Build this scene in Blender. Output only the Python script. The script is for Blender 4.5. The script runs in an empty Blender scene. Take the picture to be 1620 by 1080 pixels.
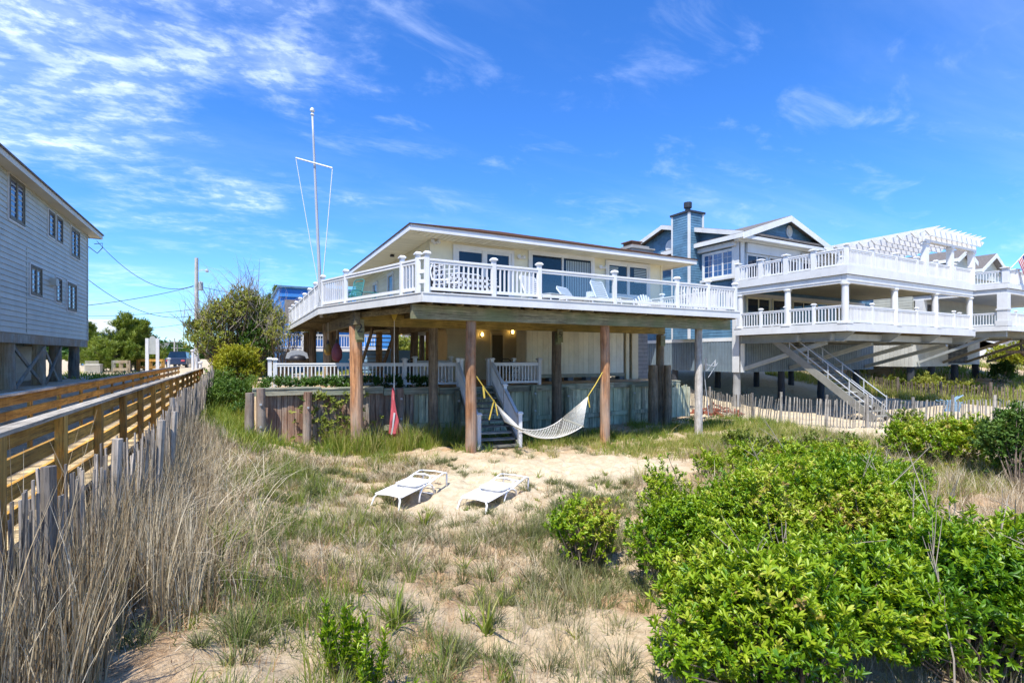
import bpy, math, random
import numpy as np
from mathutils import Vector
random.seed(7); rng = np.random.default_rng(7)
R = math.radians
sc = bpy.context.scene; col = sc.collection
# ---------------------------------------------------------------- camera, sky, sun, exposure
TH = R(28.26); F = 800.0; HZ = 563.0; H = 3.0
cam_d = bpy.data.cameras.new('camera'); cam = bpy.data.objects.new('camera', cam_d); col.objects.link(cam)
cam.location = (0, 0, H); cam.rotation_euler = (R(90), 0, -TH)
cam_d.lens = 36*F/1620; cam_d.sensor_width = 36; cam_d.shift_y = (HZ-540)/1620
cam_d.clip_start = .05; cam_d.clip_end = 4000
sc.camera = cam
SUN = Vector((-.44, -.40, 1.0)).normalized()
sun_d = bpy.data.lights.new('sun', 'SUN'); sun = bpy.data.objects.new('sun', sun_d); col.objects.link(sun)
sun_d.energy = 3.65; sun_d.angle = R(.5); sun_d.color = (1, .955, .88)
sun.rotation_euler = SUN.to_track_quat('Z', 'Y').to_euler(); sun.location = (0, 0, 50)
world = bpy.data.worlds.new('World'); sc.world = world; world.use_nodes = True
sc.view_settings.view_transform = 'Standard'; sc.view_settings.look = 'None'; sc.view_settings.gamma = 1
sc.view_settings.exposure = 1.0
sc.cycles.max_bounces = 7; sc.cycles.transparent_max_bounces = 12
def build_world():
    nt = world.node_tree; N = nt.nodes; L = nt.links; N.clear()
    def n(t, **k):
        o = N.new(t)
        for a, b in k.items(): setattr(o, a, b)
        return o
    def m(op, a, b=None, c=None):
        o = n('ShaderNodeMath', operation=op)
        for i, v in enumerate((a, b, c)):
            if v is None: continue
            if isinstance(v, (int, float)): o.inputs[i].default_value = v
            else: L.new(v, o.inputs[i])
        return o.outputs[0]
    out = n('ShaderNodeOutputWorld'); bg = n('ShaderNodeBackground'); L.new(bg.outputs[0], out.inputs[0])
    sky = n('ShaderNodeTexSky', sky_type='NISHITA', sun_disc=False)
    sky.sun_elevation = math.asin(SUN.z); sky.sun_rotation = math.atan2(SUN.x, SUN.y)
    sky.air_density = 1.0; sky.dust_density = .2; sky.ozone_density = 3.2; sky.altitude = 0
    hs = n('ShaderNodeHueSaturation'); hs.inputs['Saturation'].default_value = 1.22; hs.inputs['Value'].default_value = .86
    L.new(sky.outputs[0], hs.inputs['Color'])
    hm = n('ShaderNodeMix', data_type='RGBA', blend_type='MULTIPLY'); hm.inputs[0].default_value = 1.0; L.new(hs.outputs[0], hm.inputs[6]); hm.inputs[7].default_value = (.53, .765, 1.09, 1)
    tc = n('ShaderNodeTexCoord'); sp = n('ShaderNodeSeparateXYZ'); L.new(tc.outputs['Generated'], sp.inputs[0])
    x, y, z = sp.outputs
    zz = m('ADD', m('MAXIMUM', z, 0.0), .12)
    cx = m('DIVIDE', x, zz); cy = m('DIVIDE', y, zz)
    cb = n('ShaderNodeCombineXYZ'); L.new(cx, cb.inputs[0]); L.new(cy, cb.inputs[1])
    def clouds(rot, sx, sy, scale, lo, hi, dist, off, bias=None):
        mp = n('ShaderNodeMapping'); mp.inputs['Rotation'].default_value = (0, 0, R(rot)); mp.inputs['Scale'].default_value = (sx, sy, 1)
        mp.inputs['Location'].default_value = off
        L.new(cb.outputs[0], mp.inputs[0])
        no = n('ShaderNodeTexNoise'); L.new(mp.outputs[0], no.inputs['Vector'])
        no.inputs['Scale'].default_value = scale; no.inputs['Detail'].default_value = 9; no.inputs['Roughness'].default_value = .62
        no.inputs['Distortion'].default_value = dist
        v = no.outputs['Fac']
        if bias is not None: v = m('ADD', v, bias)
        r = n('ShaderNodeMapRange', interpolation_type='SMOOTHSTEP'); L.new(v, r.inputs[0])
        r.inputs[1].default_value = lo; r.inputs[2].default_value = hi
        return r.outputs[0]
    # more cloud towards the south-west (left of the view), little to the north
    ldot = m('ADD', m('MULTIPLY', x, -.80), m('MULTIPLY', y, .60))
    b1 = m('MULTIPLY', m('SUBTRACT', ldot, .62), .42)
    soft = clouds(20, .9, 1.3, 1.3, .44, .74, .3, (3.1, 1.7, 0), b1)
    fine = clouds(20, 3.2, 4.4, 3.6, .42, .64, .2, (.4, 5.2, 0))
    c1 = m('MULTIPLY', m('MULTIPLY', soft, m('MULTIPLY_ADD', fine, .7, .3)), m('MINIMUM', m('MULTIPLY', m('MAXIMUM', z, 0.0), 3.2), 1.0))
    wisp = clouds(-58, 1.6, 2.6, 1.6, .52, .86, .4, (7.7, 2.9, 0))
    c2 = m('MULTIPLY', wisp, .30)
    veil = clouds(10, .5, 1.2, .8, .45, .8, .3, (11.0, 4.0, 0)); c3 = m('MULTIPLY', veil, .16)
    c = m('MINIMUM', m('ADD', m('ADD', m('MULTIPLY', c1, .85), c2), c3), 1.0)
    mx = n('ShaderNodeMix', data_type='RGBA'); L.new(c, mx.inputs[0]); L.new(hm.outputs[2], mx.inputs[6])
    mx.inputs[7].default_value = (4.6, 5.2, 6.2, 1)
    L.new(mx.outputs[2], bg.inputs[0]); bg.inputs[1].default_value = .15
build_world()
# ---------------------------------------------------------------- geometry of the place
S, C = math.sin(TH), math.cos(TH)
def dd(px): return (px-810)/F
def uY(px, Y): return Y/(C-S*dd(px))*(S+C*dd(px))          # x on the plane y=Y
def zY(px, py, Y): return H+(HZ-py)*(Y/(C-S*dd(px)))/F
def uX(px, X): return X/(S+C*dd(px))*(C-S*dd(px))          # y on the plane x=X
def zX(px, py, X): return H+(HZ-py)*(X/(S+C*dd(px)))/F
def at(px, d): return (d*(S+C*dd(px)), d*(C-S*dd(px)))
def ss(a, b, x):
    t = np.clip((x-a)/(b-a), 0, 1); return t*t*(3-2*t)
def vnoise(x, y, seed=0):
    x = np.asarray(x, float); y = np.asarray(y, float)
    xi = np.floor(x); yi = np.floor(y); fx = x-xi; fy = y-yi
    fx = fx*fx*(3-2*fx); fy = fy*fy*(3-2*fy)
    def h(a, b):
        v = np.sin(a*127.1+b*311.7+seed*74.7)*43758.5453
        return v-np.floor(v)
    return (h(xi, yi)*(1-fx)+h(xi+1, yi)*fx)*(1-fy)+(h(xi, yi+1)*(1-fx)+h(xi+1, yi+1)*fx)*fy
def fbm(x, y, seed=0, o=4):
    a, s, t = .5, 0, 0
    for i in range(o):
        s = s+a*vnoise(x*2**i, y*2**i, seed+i*3); t += a; a *= .5
    return s/t
PAD = (.42, 17.5, 16.86)
def G(x, y, rough=True):
    x = np.asarray(x, float); y = np.asarray(y, float)
    z = .12+1.7*ss(17, 31, y)
    berm = .86*(1-ss(-1.2, 2.9, x))
    z = z+berm*(1-z/1.95)
    z = z+.2*np.exp(-((x-5.8)/2.4)**2-((y-12.2)/2.6)**2)
    z = z+.75*ss(-4.6, -7.0, x)*(1-ss(17, 31, y))
    z = z+1.0*ss(41, 54, x)*ss(9, 22, y)*(1-ss(60, 90, y))
    if rough:
        n = (fbm(x*.55, y*.55, 1)-.5)*.16+(fbm(x*2.4, y*2.4, 5)-.5)*.10
        foot = np.abs(fbm(x*3.3, y*3.3, 9, 2)-.5)*.12-np.clip(fbm(x*4.2+5, y*4.2, 15, 2)-.60, 0, 1)*.6
        k = 1-.75*ss(24, 34, y)
        z = z+(n+foot-.02)*k
    z = np.where((x < -1.45) & (x > -4.3) & (y < 40), np.minimum(z, 1.08), z)
    z = np.where((x > PAD[0]) & (x < PAD[1]) & (y > PAD[2]), 1.86, z)
    return z
def g(x, y): return float(G(x, y))
def gpt(px, py, z0=.15):
    d = (H-z0)*F/(py-HZ)
    for _ in range(4):
        x, y = at(px, d); d = (H-g(x, y))*F/(py-HZ)
    return at(px, d)
# ---------------------------------------------------------------- materials
MATS = {}
def nodes(name):
    m = bpy.data.materials.new(name); m.use_nodes = True; MATS[name] = m
    nt = m.node_tree; b = nt.nodes['Principled BSDF']
    return m, nt, nt.nodes, nt.links, b
def ramp(nt, fac, stops):
    r = nt.nodes.new('ShaderNodeValToRGB'); e = r.color_ramp.elements
    while len(e) > 1: e.remove(e[-1])
    e[0].position = stops[0][0]; e[0].color = (*stops[0][1], 1)
    for p, c in stops[1:]:
        k = e.new(p); k.color = (*c, 1)
    nt.links.new(fac, r.inputs[0]); return r.outputs[0]
def tex(nt, kind='Noise', scale=5, vec=None, sc3=None, detail=4, rough=.55, dist=0):
    t = nt.nodes.new('ShaderNodeTex'+kind)
    t.inputs['Scale'].default_value = scale
    if kind == 'Noise':
        t.inputs['Detail'].default_value = detail; t.inputs['Roughness'].default_value = rough; t.inputs['Distortion'].default_value = dist
    if vec is None:
        tc = nt.nodes.new('ShaderNodeTexCoord'); vec = tc.outputs['Object']
    if sc3:
        mp = nt.nodes.new('ShaderNodeMapping'); mp.inputs['Scale'].default_value = sc3
        nt.links.new(vec, mp.inputs[0]); vec = mp.outputs[0]
    nt.links.new(vec, t.inputs['Vector']); return t.outputs[0]
def mix(nt, a, b, f, mode='MIX'):
    m = nt.nodes.new('ShaderNodeMix'); m.data_type = 'RGBA'; m.blend_type = mode
    for i, v in ((0, f), (6, a), (7, b)):
        if hasattr(v, 'links'): nt.links.new(v, m.inputs[i])
        elif isinstance(v, (int, float)): m.inputs[i].default_value = v
        else: m.inputs[i].default_value = (*v, 1)
    return m.outputs[2]
def bump(nt, b, h, s=.3, d=.02):
    bp = nt.nodes.new('ShaderNodeBump'); bp.inputs['Strength'].default_value = s; bp.inputs['Distance'].default_value = d
    nt.links.new(h, bp.inputs['Height']); nt.links.new(bp.outputs[0], b.inputs['Normal'])
def tone(nt):
    a = nt.nodes.new('ShaderNodeAttribute'); a.attribute_name = 'tone'; return a.outputs['Fac']
def paint(name, c, rough=.5, var=.12, dirt=.25, bs=.15):
    m, nt, N, L, b = nodes(name)
    n1 = tex(nt, scale=1.3, detail=6, rough=.65); n2 = tex(nt, scale=14, detail=4)
    d = [v*(1-var*2.2) for v in c]
    base = ramp(nt, n1, [(.3, d), (.6, c)])
    grime = ramp(nt, tex(nt, scale=3, sc3=(1.6, 1.6, .45), detail=7, rough=.7), [(.52, (1, 1, 1)), (.8, (.72, .68, .6))])
    b_ = mix(nt, base, grime, dirt, 'MULTIPLY')
    tn = ramp(nt, tone(nt), [(0, (.88, .88, .88)), (1, (1.06, 1.06, 1.06))]); b_ = mix(nt, b_, tn, .7, 'MULTIPLY')
    L.new(b_, b.inputs['Base Color']); b.inputs['Roughness'].default_value = rough; bump(nt, b, n2, bs, .004)
    return m
def wood(name, a, c, axis='z', rough=.75, dark=(.05, .04, .03), stain=None, bs=.5, fs=1.0):
    m, nt, N, L, b = nodes(name)
    k = {'x': (.6, 14, 14), 'y': (14, .6, 14), 'z': (14, 14, .6)}[axis]
    g1 = tex(nt, scale=1.6*fs, sc3=k, detail=6, rough=.65, dist=.4); g2 = tex(nt, scale=6*fs, sc3=k, detail=3)
    base = ramp(nt, g1, [(.28, dark), (.42, a), (.62, c), (.8, a)]); crk = ramp(nt, tex(nt, scale=2.6*fs, sc3=k, detail=6, rough=.8), [(.38, (.28, .25, .23)), (.48, (1, 1, 1)), (.64, (1.35, 1.3, 1.25))]); base = mix(nt, base, crk, .85, 'MULTIPLY'); blt = ramp(nt, tex(nt, scale=2.3*fs, detail=6, rough=.7), [(.36, (.6, .58, .55)), (.6, (1.12, 1.12, 1.12))]); base = mix(nt, base, blt, .7, 'MULTIPLY')
    tn = ramp(nt, tone(nt), [(0, (.45, .44, .44)), (.5, (1, 1, 1)), (1, (1.5, 1.45, 1.38))]); base = mix(nt, base, tn, .85, 'MULTIPLY')
    if stain:
        s = ramp(nt, tex(nt, scale=1.1, sc3=(1.3, 1.3, .5) if axis == 'z' else None, detail=5), [(.42, (0, 0, 0)), (.6, (1, 1, 1))])
        base = mix(nt, base, stain, mixf(nt, s, .65))
    L.new(base, b.inputs['Base Color']); b.inputs['Roughness'].default_value = rough; bump(nt, b, g2, bs, .01)
    return m
def mixf(nt, colr, k):
    m = nt.nodes.new('ShaderNodeMath'); m.operation = 'MULTIPLY'; nt.links.new(colr, m.inputs[0]); m.inputs[1].default_value = k
    return m.outputs[0]
def leafmat(name, stops, trans=.3, rough=.5, spec=.35):
    m, nt, N, L, b = nodes(name)
    c = ramp(nt, tone(nt), stops)
    L.new(c, b.inputs['Base Color']); b.inputs['Roughness'].default_value = rough; b.inputs['Specular IOR Level'].default_value = spec
    tr = N.new('ShaderNodeBsdfTranslucent'); c2 = mix(nt, c, (1.25, 1.2, .5), 1.0, 'MULTIPLY'); L.new(c2, tr.inputs[0])
    mx = N.new('ShaderNodeMixShader'); mx.inputs[0].default_value = trans
    L.new(b.outputs[0], mx.inputs[1]); L.new(tr.outputs[0], mx.inputs[2]); L.new(mx.outputs[0], N['Material Output'].inputs[0])
    return m
def glassmat(name, c, rough=.03, ior=1.6):
    m, nt, N, L, b = nodes(name)
    n1 = tex(nt, scale=1.1, detail=3); base = ramp(nt, n1, [(.35, [v*.5 for v in c]), (.65, c)])
    L.new(base, b.inputs['Base Color']); b.inputs['Roughness'].default_value = rough; b.inputs['IOR'].default_value = ior
    bump(nt, b, tex(nt, scale=.8, detail=1), .08, .02); return m
def clearglass(name, c=(.93, .96, .96), gl=.1):
    m, nt, N, L, b = nodes(name)
    t = N.new('ShaderNodeBsdfTransparent'); t.inputs[0].default_value = (*c, 1)
    gs = N.new('ShaderNodeBsdfGlossy'); gs.inputs[1].default_value = .03
    mx = N.new('ShaderNodeMixShader'); mx.inputs[0].default_value = gl*.6; L.new(t.outputs[0], mx.inputs[1]); L.new(gs.outputs[0], mx.inputs[2])
    L.new(mx.outputs[0], N['Material Output'].inputs[0]); return m
M = {}
M['white'] = paint('white_vinyl', (.73, .735, .73), .45, .05, .3, .08)
M['white_trim'] = paint('white_trim', (.66, .665, .65), .5, .06, .4, .12)
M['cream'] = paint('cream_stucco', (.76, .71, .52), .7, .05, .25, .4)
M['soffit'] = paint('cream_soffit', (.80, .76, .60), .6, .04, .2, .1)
M['box_white'] = paint('storage_siding', (.78, .74, .58), .65, .08, .6, .2)
M['grey_side'] = paint('pale_grey_siding', (.49, .50, .43), .5, .08, .4, .12)
M['grey_trim'] = paint('tan_trim', (.60, .58, .50), .6, .06, .3, .1)
M['blue_side'] = paint('slate_blue_siding', (.10, .22, .33), .65, .22, .5, .4)
M['stair_grey'] = paint('grey_stair_metal', (.25, .245, .21), .6, .15, .6, .2)
M['skirt'] = paint('grey_skirt_boards', (.16, .21, .245), .7, .12, .45, .3)
M['skirt_pale'] = paint('pale_skirt_boards', (.55, .54, .48), .7, .08, .4, .3)
M['bright_blue'] = paint('bright_blue_siding', (.05, .25, .62), .6, .08, .2, .2)
M['steel'] = paint('painted_steel', (.38, .40, .38), .5, .12, .6, .1)
M['steel_rust'] = paint('rusty_strut', (.30, .24, .16), .6, .2, .6, .2)
M['black'] = paint('black_metal', (.025, .025, .03), .45, .1, .2, .1)
M['black_pile'] = paint('dark_piling', (.035, .04, .05), .8, .2, .5, .4)
M['concrete'] = paint('concrete_grey', (.30, .30, .29), .85, .12, .4, .6)
M['cmu'] = paint('concrete_block', (.20, .21, .22), .9, .12, .4, .6)
M['mortar'] = paint('mortar', (.42, .42, .40), .9, .08, .3, .5)
M['asphalt'] = paint('asphalt', (.07, .072, .078), .9, .15, .3, .6)
M['metal'] = paint('galvanised_metal', (.42, .44, .46), .35, .06, .3, .1)
M['red'] = paint('red_cloth', (.56, .09, .11), .8, .15, .2, .3)
M['yellow'] = paint('yellow_strap', (.62, .46, .07), .7, .12, .3, .2)
M['maroon'] = paint('maroon_buoy', (.26, .06, .08), .6, .25, .5, .3)
M['ochre'] = paint('ochre_buoy', (.36, .22, .04), .6, .25, .5, .3)
M['rope'] = paint('cotton_rope', (.80, .78, .70), .85, .1, .3, .3)
M['sling'] = paint('white_sling_mesh', (.80, .80, .80), .6, .03, .1, .1)
M['plastic_blue'] = paint('pale_blue_plastic', (.22, .38, .55), .5, .06, .2, .1)
M['teal'] = paint('teal_metal', (.05, .28, .27), .45, .08, .2, .1)
M['tarp'] = paint('blue_tarp', (.05, .18, .50), .5, .15, .2, .4)
M['car_blue'] = paint('car_paint', (.03, .05, .10), .25, .05, .1, .02)
M['car_silver'] = paint('silver_car_paint', (.35, .37, .40), .25, .05, .1, .02)
M['door_brown'] = paint('grey_brown_door', (.16, .14, .09), .6, .1, .3, .2)
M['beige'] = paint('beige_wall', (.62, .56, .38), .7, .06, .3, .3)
M['wood_gold'] = wood('treated_gold_wood', (.44, .23, .035), (.60, .35, .07), 'y', dark=(.25, .12, .02))
M['wood_gold_z'] = wood('treated_gold_post', (.38, .21, .04), (.52, .31, .07), 'z', dark=(.22, .11, .02))
M['wood_cap'] = wood('grey_handrail_wood', (.38, .345, .28), (.50, .46, .38), 'y', dark=(.26, .23, .18))
M['wood_deck'] = wood('tan_deck_boards', (.38, .29, .15), (.50, .40, .23), 'x', dark=(.22, .16, .08))
M['wood_pile'] = wood('redbrown_piling', (.27, .12, .05), (.48, .25, .12), 'z', dark=(.08, .045, .03), stain=(.38, .32, .26), bs=.9)
M['wood_pile_grey'] = wood('grey_piling', (.30, .29, .27), (.42, .40, .37), 'z', dark=(.14, .13, .12), bs=.9)
M['wood_pile_dark'] = wood('dark_brown_piling', (.17, .13, .085), (.28, .22, .15), 'z', dark=(.03, .025, .02), bs=.9)
M['wood_beam'] = wood('green_grey_beam', (.21, .20, .12), (.33, .31, .20), 'x', dark=(.07, .065, .04), stain=(.14, .18, .08))
M['wood_beam_gold'] = wood('yellowed_beam', (.24, .18, .05), (.35, .27, .08), 'x', dark=(.08, .06, .02), stain=(.16, .14, .04))
M['wood_beam_y'] = wood('brown_joist', (.17, .14, .08), (.26, .22, .12), 'y', dark=(.07, .05, .03))
M['bulk'] = wood('green_bulkhead_planks', (.40, .40, .27), (.78, .74, .54), 'z', dark=(.04, .045, .04), stain=(.42, .47, .31), bs=.8)
M['bulk_grey'] = wood('grey_brown_bulkhead_planks', (.19, .16, .13), (.40, .36, .30), 'z', dark=(.03, .025, .02), stain=(.27, .12, .06), bs=.8)
M['bulk_cap'] = wood('bulkhead_cap', (.28, .27, .20), (.42, .40, .30), 'x', dark=(.1, .09, .06), stain=(.2, .26, .19))
M['post_green'] = wood('green_treated_post', (.24, .27, .18), (.36, .38, .26), 'z', dark=(.06, .08, .06))
M['tread'] = wood('stair_tread_wood', (.25, .26, .22), (.38, .38, .33), 'x', dark=(.1, .1, .08))
M['picket'] = wood('weathered_picket', (.25, .225, .19), (.40, .36, .31), 'z', dark=(.09, .075, .06))
M['picket_mid'] = wood('brown_grey_picket', (.21, .20, .18), (.35, .33, .29), 'z', dark=(.08, .07, .06))
M['picket_dark'] = wood('brown_picket', (.17, .13, .10), (.28, .23, .18), 'z', dark=(.07, .05, .04))
M['wood_rust'] = wood('rusty_brown_bulkhead_pile', (.16, .08, .05), (.30, .20, .15), 'z', dark=(.05, .03, .02), stain=(.30, .28, .24), bs=1)
M['grey_timber'] = wood('grey_green_timber', (.20, .23, .21), (.31, .33, .29), 'z', dark=(.09, .10, .08), stain=(.30, .20, .10))
M['twig'] = paint('dry_twig', (.33, .28, .22), .85, .15, .3, .3)
M['bark'] = wood('bark', (.12, .09, .07), (.20, .16, .12), 'z', dark=(.04, .03, .02), bs=1)
M['glass'] = glassmat('dark_window_glass', (.008, .025, .05), .03, 1.48)
M['glass_blue'] = glassmat('blue_window_glass', (.01, .07, .22), .03, 2.0)
M['glass_rail'] = clearglass('rail_glass')
M['blind'] = paint('window_blind', (.34, .42, .45), .7, .05, .1, .05)
M['shingle_grey'] = None
def shingles(name, a, b_, w=.3, h=.14):
    m, nt, N, L, b = nodes(name)
    n1 = tex(nt, scale=9, detail=5, rough=.8); n2 = tex(nt, scale=60, detail=3)
    L.new(ramp(nt, n1, [(.3, a), (.7, b_)]), b.inputs['Base Color']); b.inputs['Roughness'].default_value = .9; bump(nt, b, n2, .7, .01); return m
M['shingle_brown'] = shingles('brown_roof_shingle', (.07, .035, .02), (.20, .10, .06))
M['shingle_grey'] = shingles('grey_roof_shingle', (.08, .07, .065), (.20, .18, .16))
def sandmat():
    m, nt, N, L, b = nodes('sand')
    tc = N.new('ShaderNodeTexCoord').outputs['Object']
    fine = tex(nt, scale=60, vec=tc, detail=4, rough=.75); med = tex(nt, scale=6, vec=tc, detail=6, rough=.7); big = tex(nt, scale=.9, vec=tc, detail=5, rough=.6, dist=.4)
    base = ramp(nt, med, [(.25, (.42, .33, .20)), (.5, (.58, .485, .33)), (.75, (.70, .61, .44))])
    base = mix(nt, base, ramp(nt, fine, [(.3, (.66, .62, .58)), (.5, (1, 1, 1))]), .8, 'MULTIPLY')
    lit = ramp(nt, big, [(.48, (0, 0, 0)), (.62, (1, 1, 1))])                              # patches of dry reddish litter
    litc = ramp(nt, tex(nt, scale=30, vec=tc, detail=6, rough=.8), [(.35, (.12, .085, .05)), (.5, (.40, .25, .13)), (.7, (.58, .42, .25))])
    spk = ramp(nt, tex(nt, scale=22, vec=tc, detail=7, rough=.85), [(.56, (1, 1, 1)), (.66, (.45, .36, .27))]); base = mix(nt, base, spk, .8, 'MULTIPLY')
    a = nt.nodes.new('ShaderNodeAttribute'); a.attribute_name = 'veg'
    mm = N.new('ShaderNodeMath'); mm.operation = 'MULTIPLY'; L.new(lit, mm.inputs[0]); L.new(a.outputs['Fac'], mm.inputs[1])
    base = mix(nt, base, litc, mm.outputs[0])
    b2 = mix(nt, base, litc, mixf(nt, a.outputs['Fac'], .35))
    L.new(b2, b.inputs['Base Color']); b.inputs['Roughness'].default_value = .95; b.inputs['Specular IOR Level'].default_value = .15
    hh = mix(nt, med, fine, .35); bump(nt, b, hh, .8, .05); return m
M['sand'] = sandmat()
M['leaf'] = leafmat('bayberry_leaf', [(0, (.035, .11, .006)), (.3, (.10, .23, .008)), (.58, (.23, .36, .01)), (.82, (.37, .46, .03)), (.95, (.52, .52, .09)), (1, (.40, .28, .10))], .32, .42, .5)
M['leaf_olive'] = leafmat('olive_leaf', [(0, (.08, .13, .025)), (.5, (.23, .28, .05)), (1, (.42, .42, .09))], .3)
M['leaf_yellow'] = leafmat('yellow_green_leaf', [(0, (.12, .17, .015)), (.5, (.28, .31, .02)), (1, (.46, .44, .04))], .3)
M['leaf_dark'] = leafmat('dark_green_leaf', [(0, (.025, .07, .012)), (.5, (.06, .14, .02)), (1, (.15, .24, .04))], .25)
M['needle'] = leafmat('pine_needle', [(0, (.04, .085, .015)), (.5, (.13, .20, .025)), (1, (.28, .34, .05))], .2)
M['grass'] = leafmat('grey_green_grass', [(0, (.06, .075, .035)), (.3, (.14, .165, .055)), (.55, (.23, .25, .08)), (.75, (.36, .32, .19)), (1, (.54, .46, .33))], .2, .6)
M['grass_green'] = leafmat('green_grass', [(0, (.05, .11, .015)), (.4, (.15, .23, .025)), (.75, (.31, .34, .06)), (1, (.50, .43, .2))], .35, .5)
M['reed'] = leafmat('dry_reed', [(0, (.10, .065, .03)), (.3, (.28, .205, .12)), (.65, (.46, .37, .24)), (.9, (.60, .52, .38)), (1, (.70, .61, .45))], .15, .7)
M['rust_weed'] = leafmat('rusty_weed', [(0, (.22, .09, .03)), (.5, (.38, .19, .07)), (1, (.50, .36, .16))], .2, .7)
# ---------------------------------------------------------------- mesh builder
class MB:
    def __init__(s): s.v = []; s.f = []; s.t = []
    def _t(s, n, t=None):
        t = random.random() if t is None else t
        s.t += [t]*n
    def box(s, x0, y0, z0, x1, y1, z1, t=None):
        i = len(s.v); s.v += [(x, y, z) for z in (z0, z1) for y in (y0, y1) for x in (x0, x1)]
        s.f += [tuple(i+k for k in q) for q in ((0, 2, 3, 1), (4, 5, 7, 6), (0, 1, 5, 4), (2, 6, 7, 3), (0, 4, 6, 2), (1, 3, 7, 5))]; s._t(8, t); return s
    def hexa(s, P, t=None):                     # 8 points ordered as box
        i = len(s.v); s.v += [tuple(p) for p in P]
        s.f += [tuple(i+k for k in q) for q in ((0, 2, 3, 1), (4, 5, 7, 6), (0, 1, 5, 4), (2, 6, 7, 3), (0, 4, 6, 2), (1, 3, 7, 5))]; s._t(8, t); return s
    def wbox(s, o, u, u0, u1, n0, n1, z0, z1, t=None):
        n = (u[1], -u[0])                       # outward normal to the right of u
        P = [(o[0]+u[0]*a+n[0]*b, o[1]+u[1]*a+n[1]*b, z) for z in (z0, z1) for b in (n1, n0) for a in (u0, u1)]
        return s.hexa(P, t)
    def bar(s, p, q, w, h, t=None, up=(0, 0, 1)):
        p = Vector(p); q = Vector(q); a = (q-p).normalized(); upv = Vector(up)
        if abs(a.dot(upv)) > .98: upv = Vector((0, 1, 0))
        x = a.cross(upv).normalized(); y = x.cross(a).normalized()
        P = [e+x*(w/2*i)+y*(h/2*j) for e, (j, i) in ((p, (-1, -1)), (p, (-1, 1)), (q, (-1, -1)), (q, (-1, 1)), (p, (1, -1)), (p, (1, 1)), (q, (1, -1)), (q, (1, 1)))]
        return s.hexa(P, t)
    def tube(s, p, q, r0, r1=None, n=8, t=None, cap=True):
        r1 = r0 if r1 is None else r1
        return s.path([p, q], [r0, r1], n, t, cap)
    def path(s, pts, r, n=6, t=None, cap=True):
        pts = [Vector(p) for p in pts]; m = len(pts)
        if not isinstance(r, (list, tuple)): r = [r]*m
        i0 = len(s.v)
        a = (pts[1]-pts[0]).normalized(); ref = Vector((0, 0, 1)) if abs(a.z) < .9 else Vector((1, 0, 0))
        for k in range(m):
            a = (pts[min(k+1, m-1)]-pts[max(k-1, 0)]).normalized()
            x = a.cross(ref).normalized(); y = a.cross(x)
            for j in range(n):
                an = 2*math.pi*j/n; s.v.append(tuple(pts[k]+(x*math.cos(an)+y*math.sin(an))*r[k]))
        for k in range(m-1):
            for j in range(n):
                b = i0+k*n; s.f.append((b+j, b+n+j, b+n+(j+1) % n, b+(j+1) % n))
        if cap:
            s.f.append(tuple(i0+j for j in range(n))); s.f.append(tuple(i0+(m-1)*n+j for j in reversed(range(n))))
        s._t(m*n, t); return s
    def lathe(s, c, prof, n=12, t=None):
        i0 = len(s.v)
        for r, z in prof:
            for j in range(n):
                an = 2*math.pi*j/n; s.v.append((c[0]+r*math.cos(an), c[1]+r*math.sin(an), c[2]+z))
        for k in range(len(prof)-1):
            for j in range(n):
                b = i0+k*n; s.f.append((b+j, b+(j+1) % n, b+n+(j+1) % n, b+n+j))
        s.f.append(tuple(i0+j for j in reversed(range(n)))); s.f.append(tuple(i0+(len(prof)-1)*n+j for j in range(n)))
        s._t(len(prof)*n, t); return s
    def poly(s, P, t=None):
        i = len(s.v); s.v += [tuple(p) for p in P]; s.f.append(tuple(range(i, i+len(P)))); s._t(len(P), t); return s
    def prism(s, poly, z0, z1, t=None):
        n = len(poly); i = len(s.v)
        s.v += [(x, y, z0) for x, y in poly]+[(x, y, z1) for x, y in poly]
        s.f.append(tuple(i+k for k in reversed(range(n)))); s.f.append(tuple(i+n+k for k in range(n)))
        for k in range(n): s.f.append((i+k, i+(k+1) % n, i+n+(k+1) % n, i+n+k))
        s._t(2*n, t); return s
    def extr(s, P, d, t=None):                  # polygon P (3-D points) extruded by vector d
        n = len(P); i = len(s.v); s.v += [tuple(p) for p in P]+[tuple(Vector(p)+Vector(d)) for p in P]
        s.f.append(tuple(i+k for k in reversed(range(n)))); s.f.append(tuple(i+n+k for k in range(n)))
        for k in range(n): s.f.append((i+k, i+(k+1) % n, i+n+(k+1) % n, i+n+k))
        s._t(2*n, t); return s
    def build(s, name, mat, parent=None, loc=None, smooth=False, bevel=0, fix=True):
        org = Vector((0, 0, 0))
        if loc is not None: org = Vector(loc)
        elif parent is not None and parent.get('_w'): org = Vector(parent['_w'])
        me = bpy.data.meshes.new(name)
        me.from_pydata([(a-org.x, b-org.y, c-org.z) for a, b, c in s.v], [], s.f)
        at_ = me.attributes.new('tone', 'FLOAT', 'POINT'); at_.data.foreach_set('value', s.t)
        if smooth:
            for p in me.polygons: p.use_smooth = True
        me.materials.append(M[mat] if isinstance(mat, str) else mat)
        o = bpy.data.objects.new(name, me); col.objects.link(o)
        if parent is not None: o.parent = parent; o['_w'] = list(parent.get('_w') or (0, 0, 0))
        elif loc is not None: o.location = loc; o['_w'] = list(loc)
        if bevel:
            bv = o.modifiers.new('bevel', 'BEVEL'); bv.width = bevel; bv.segments = 2; bv.limit_method = 'ANGLE'
        return o
def tag(o, label=None, cat=None, group=None, kind=None):
    if label: o['label'] = label
    if cat: o['category'] = cat
    if group: o['group'] = group
    if kind: o['kind'] = kind
    return o
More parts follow.
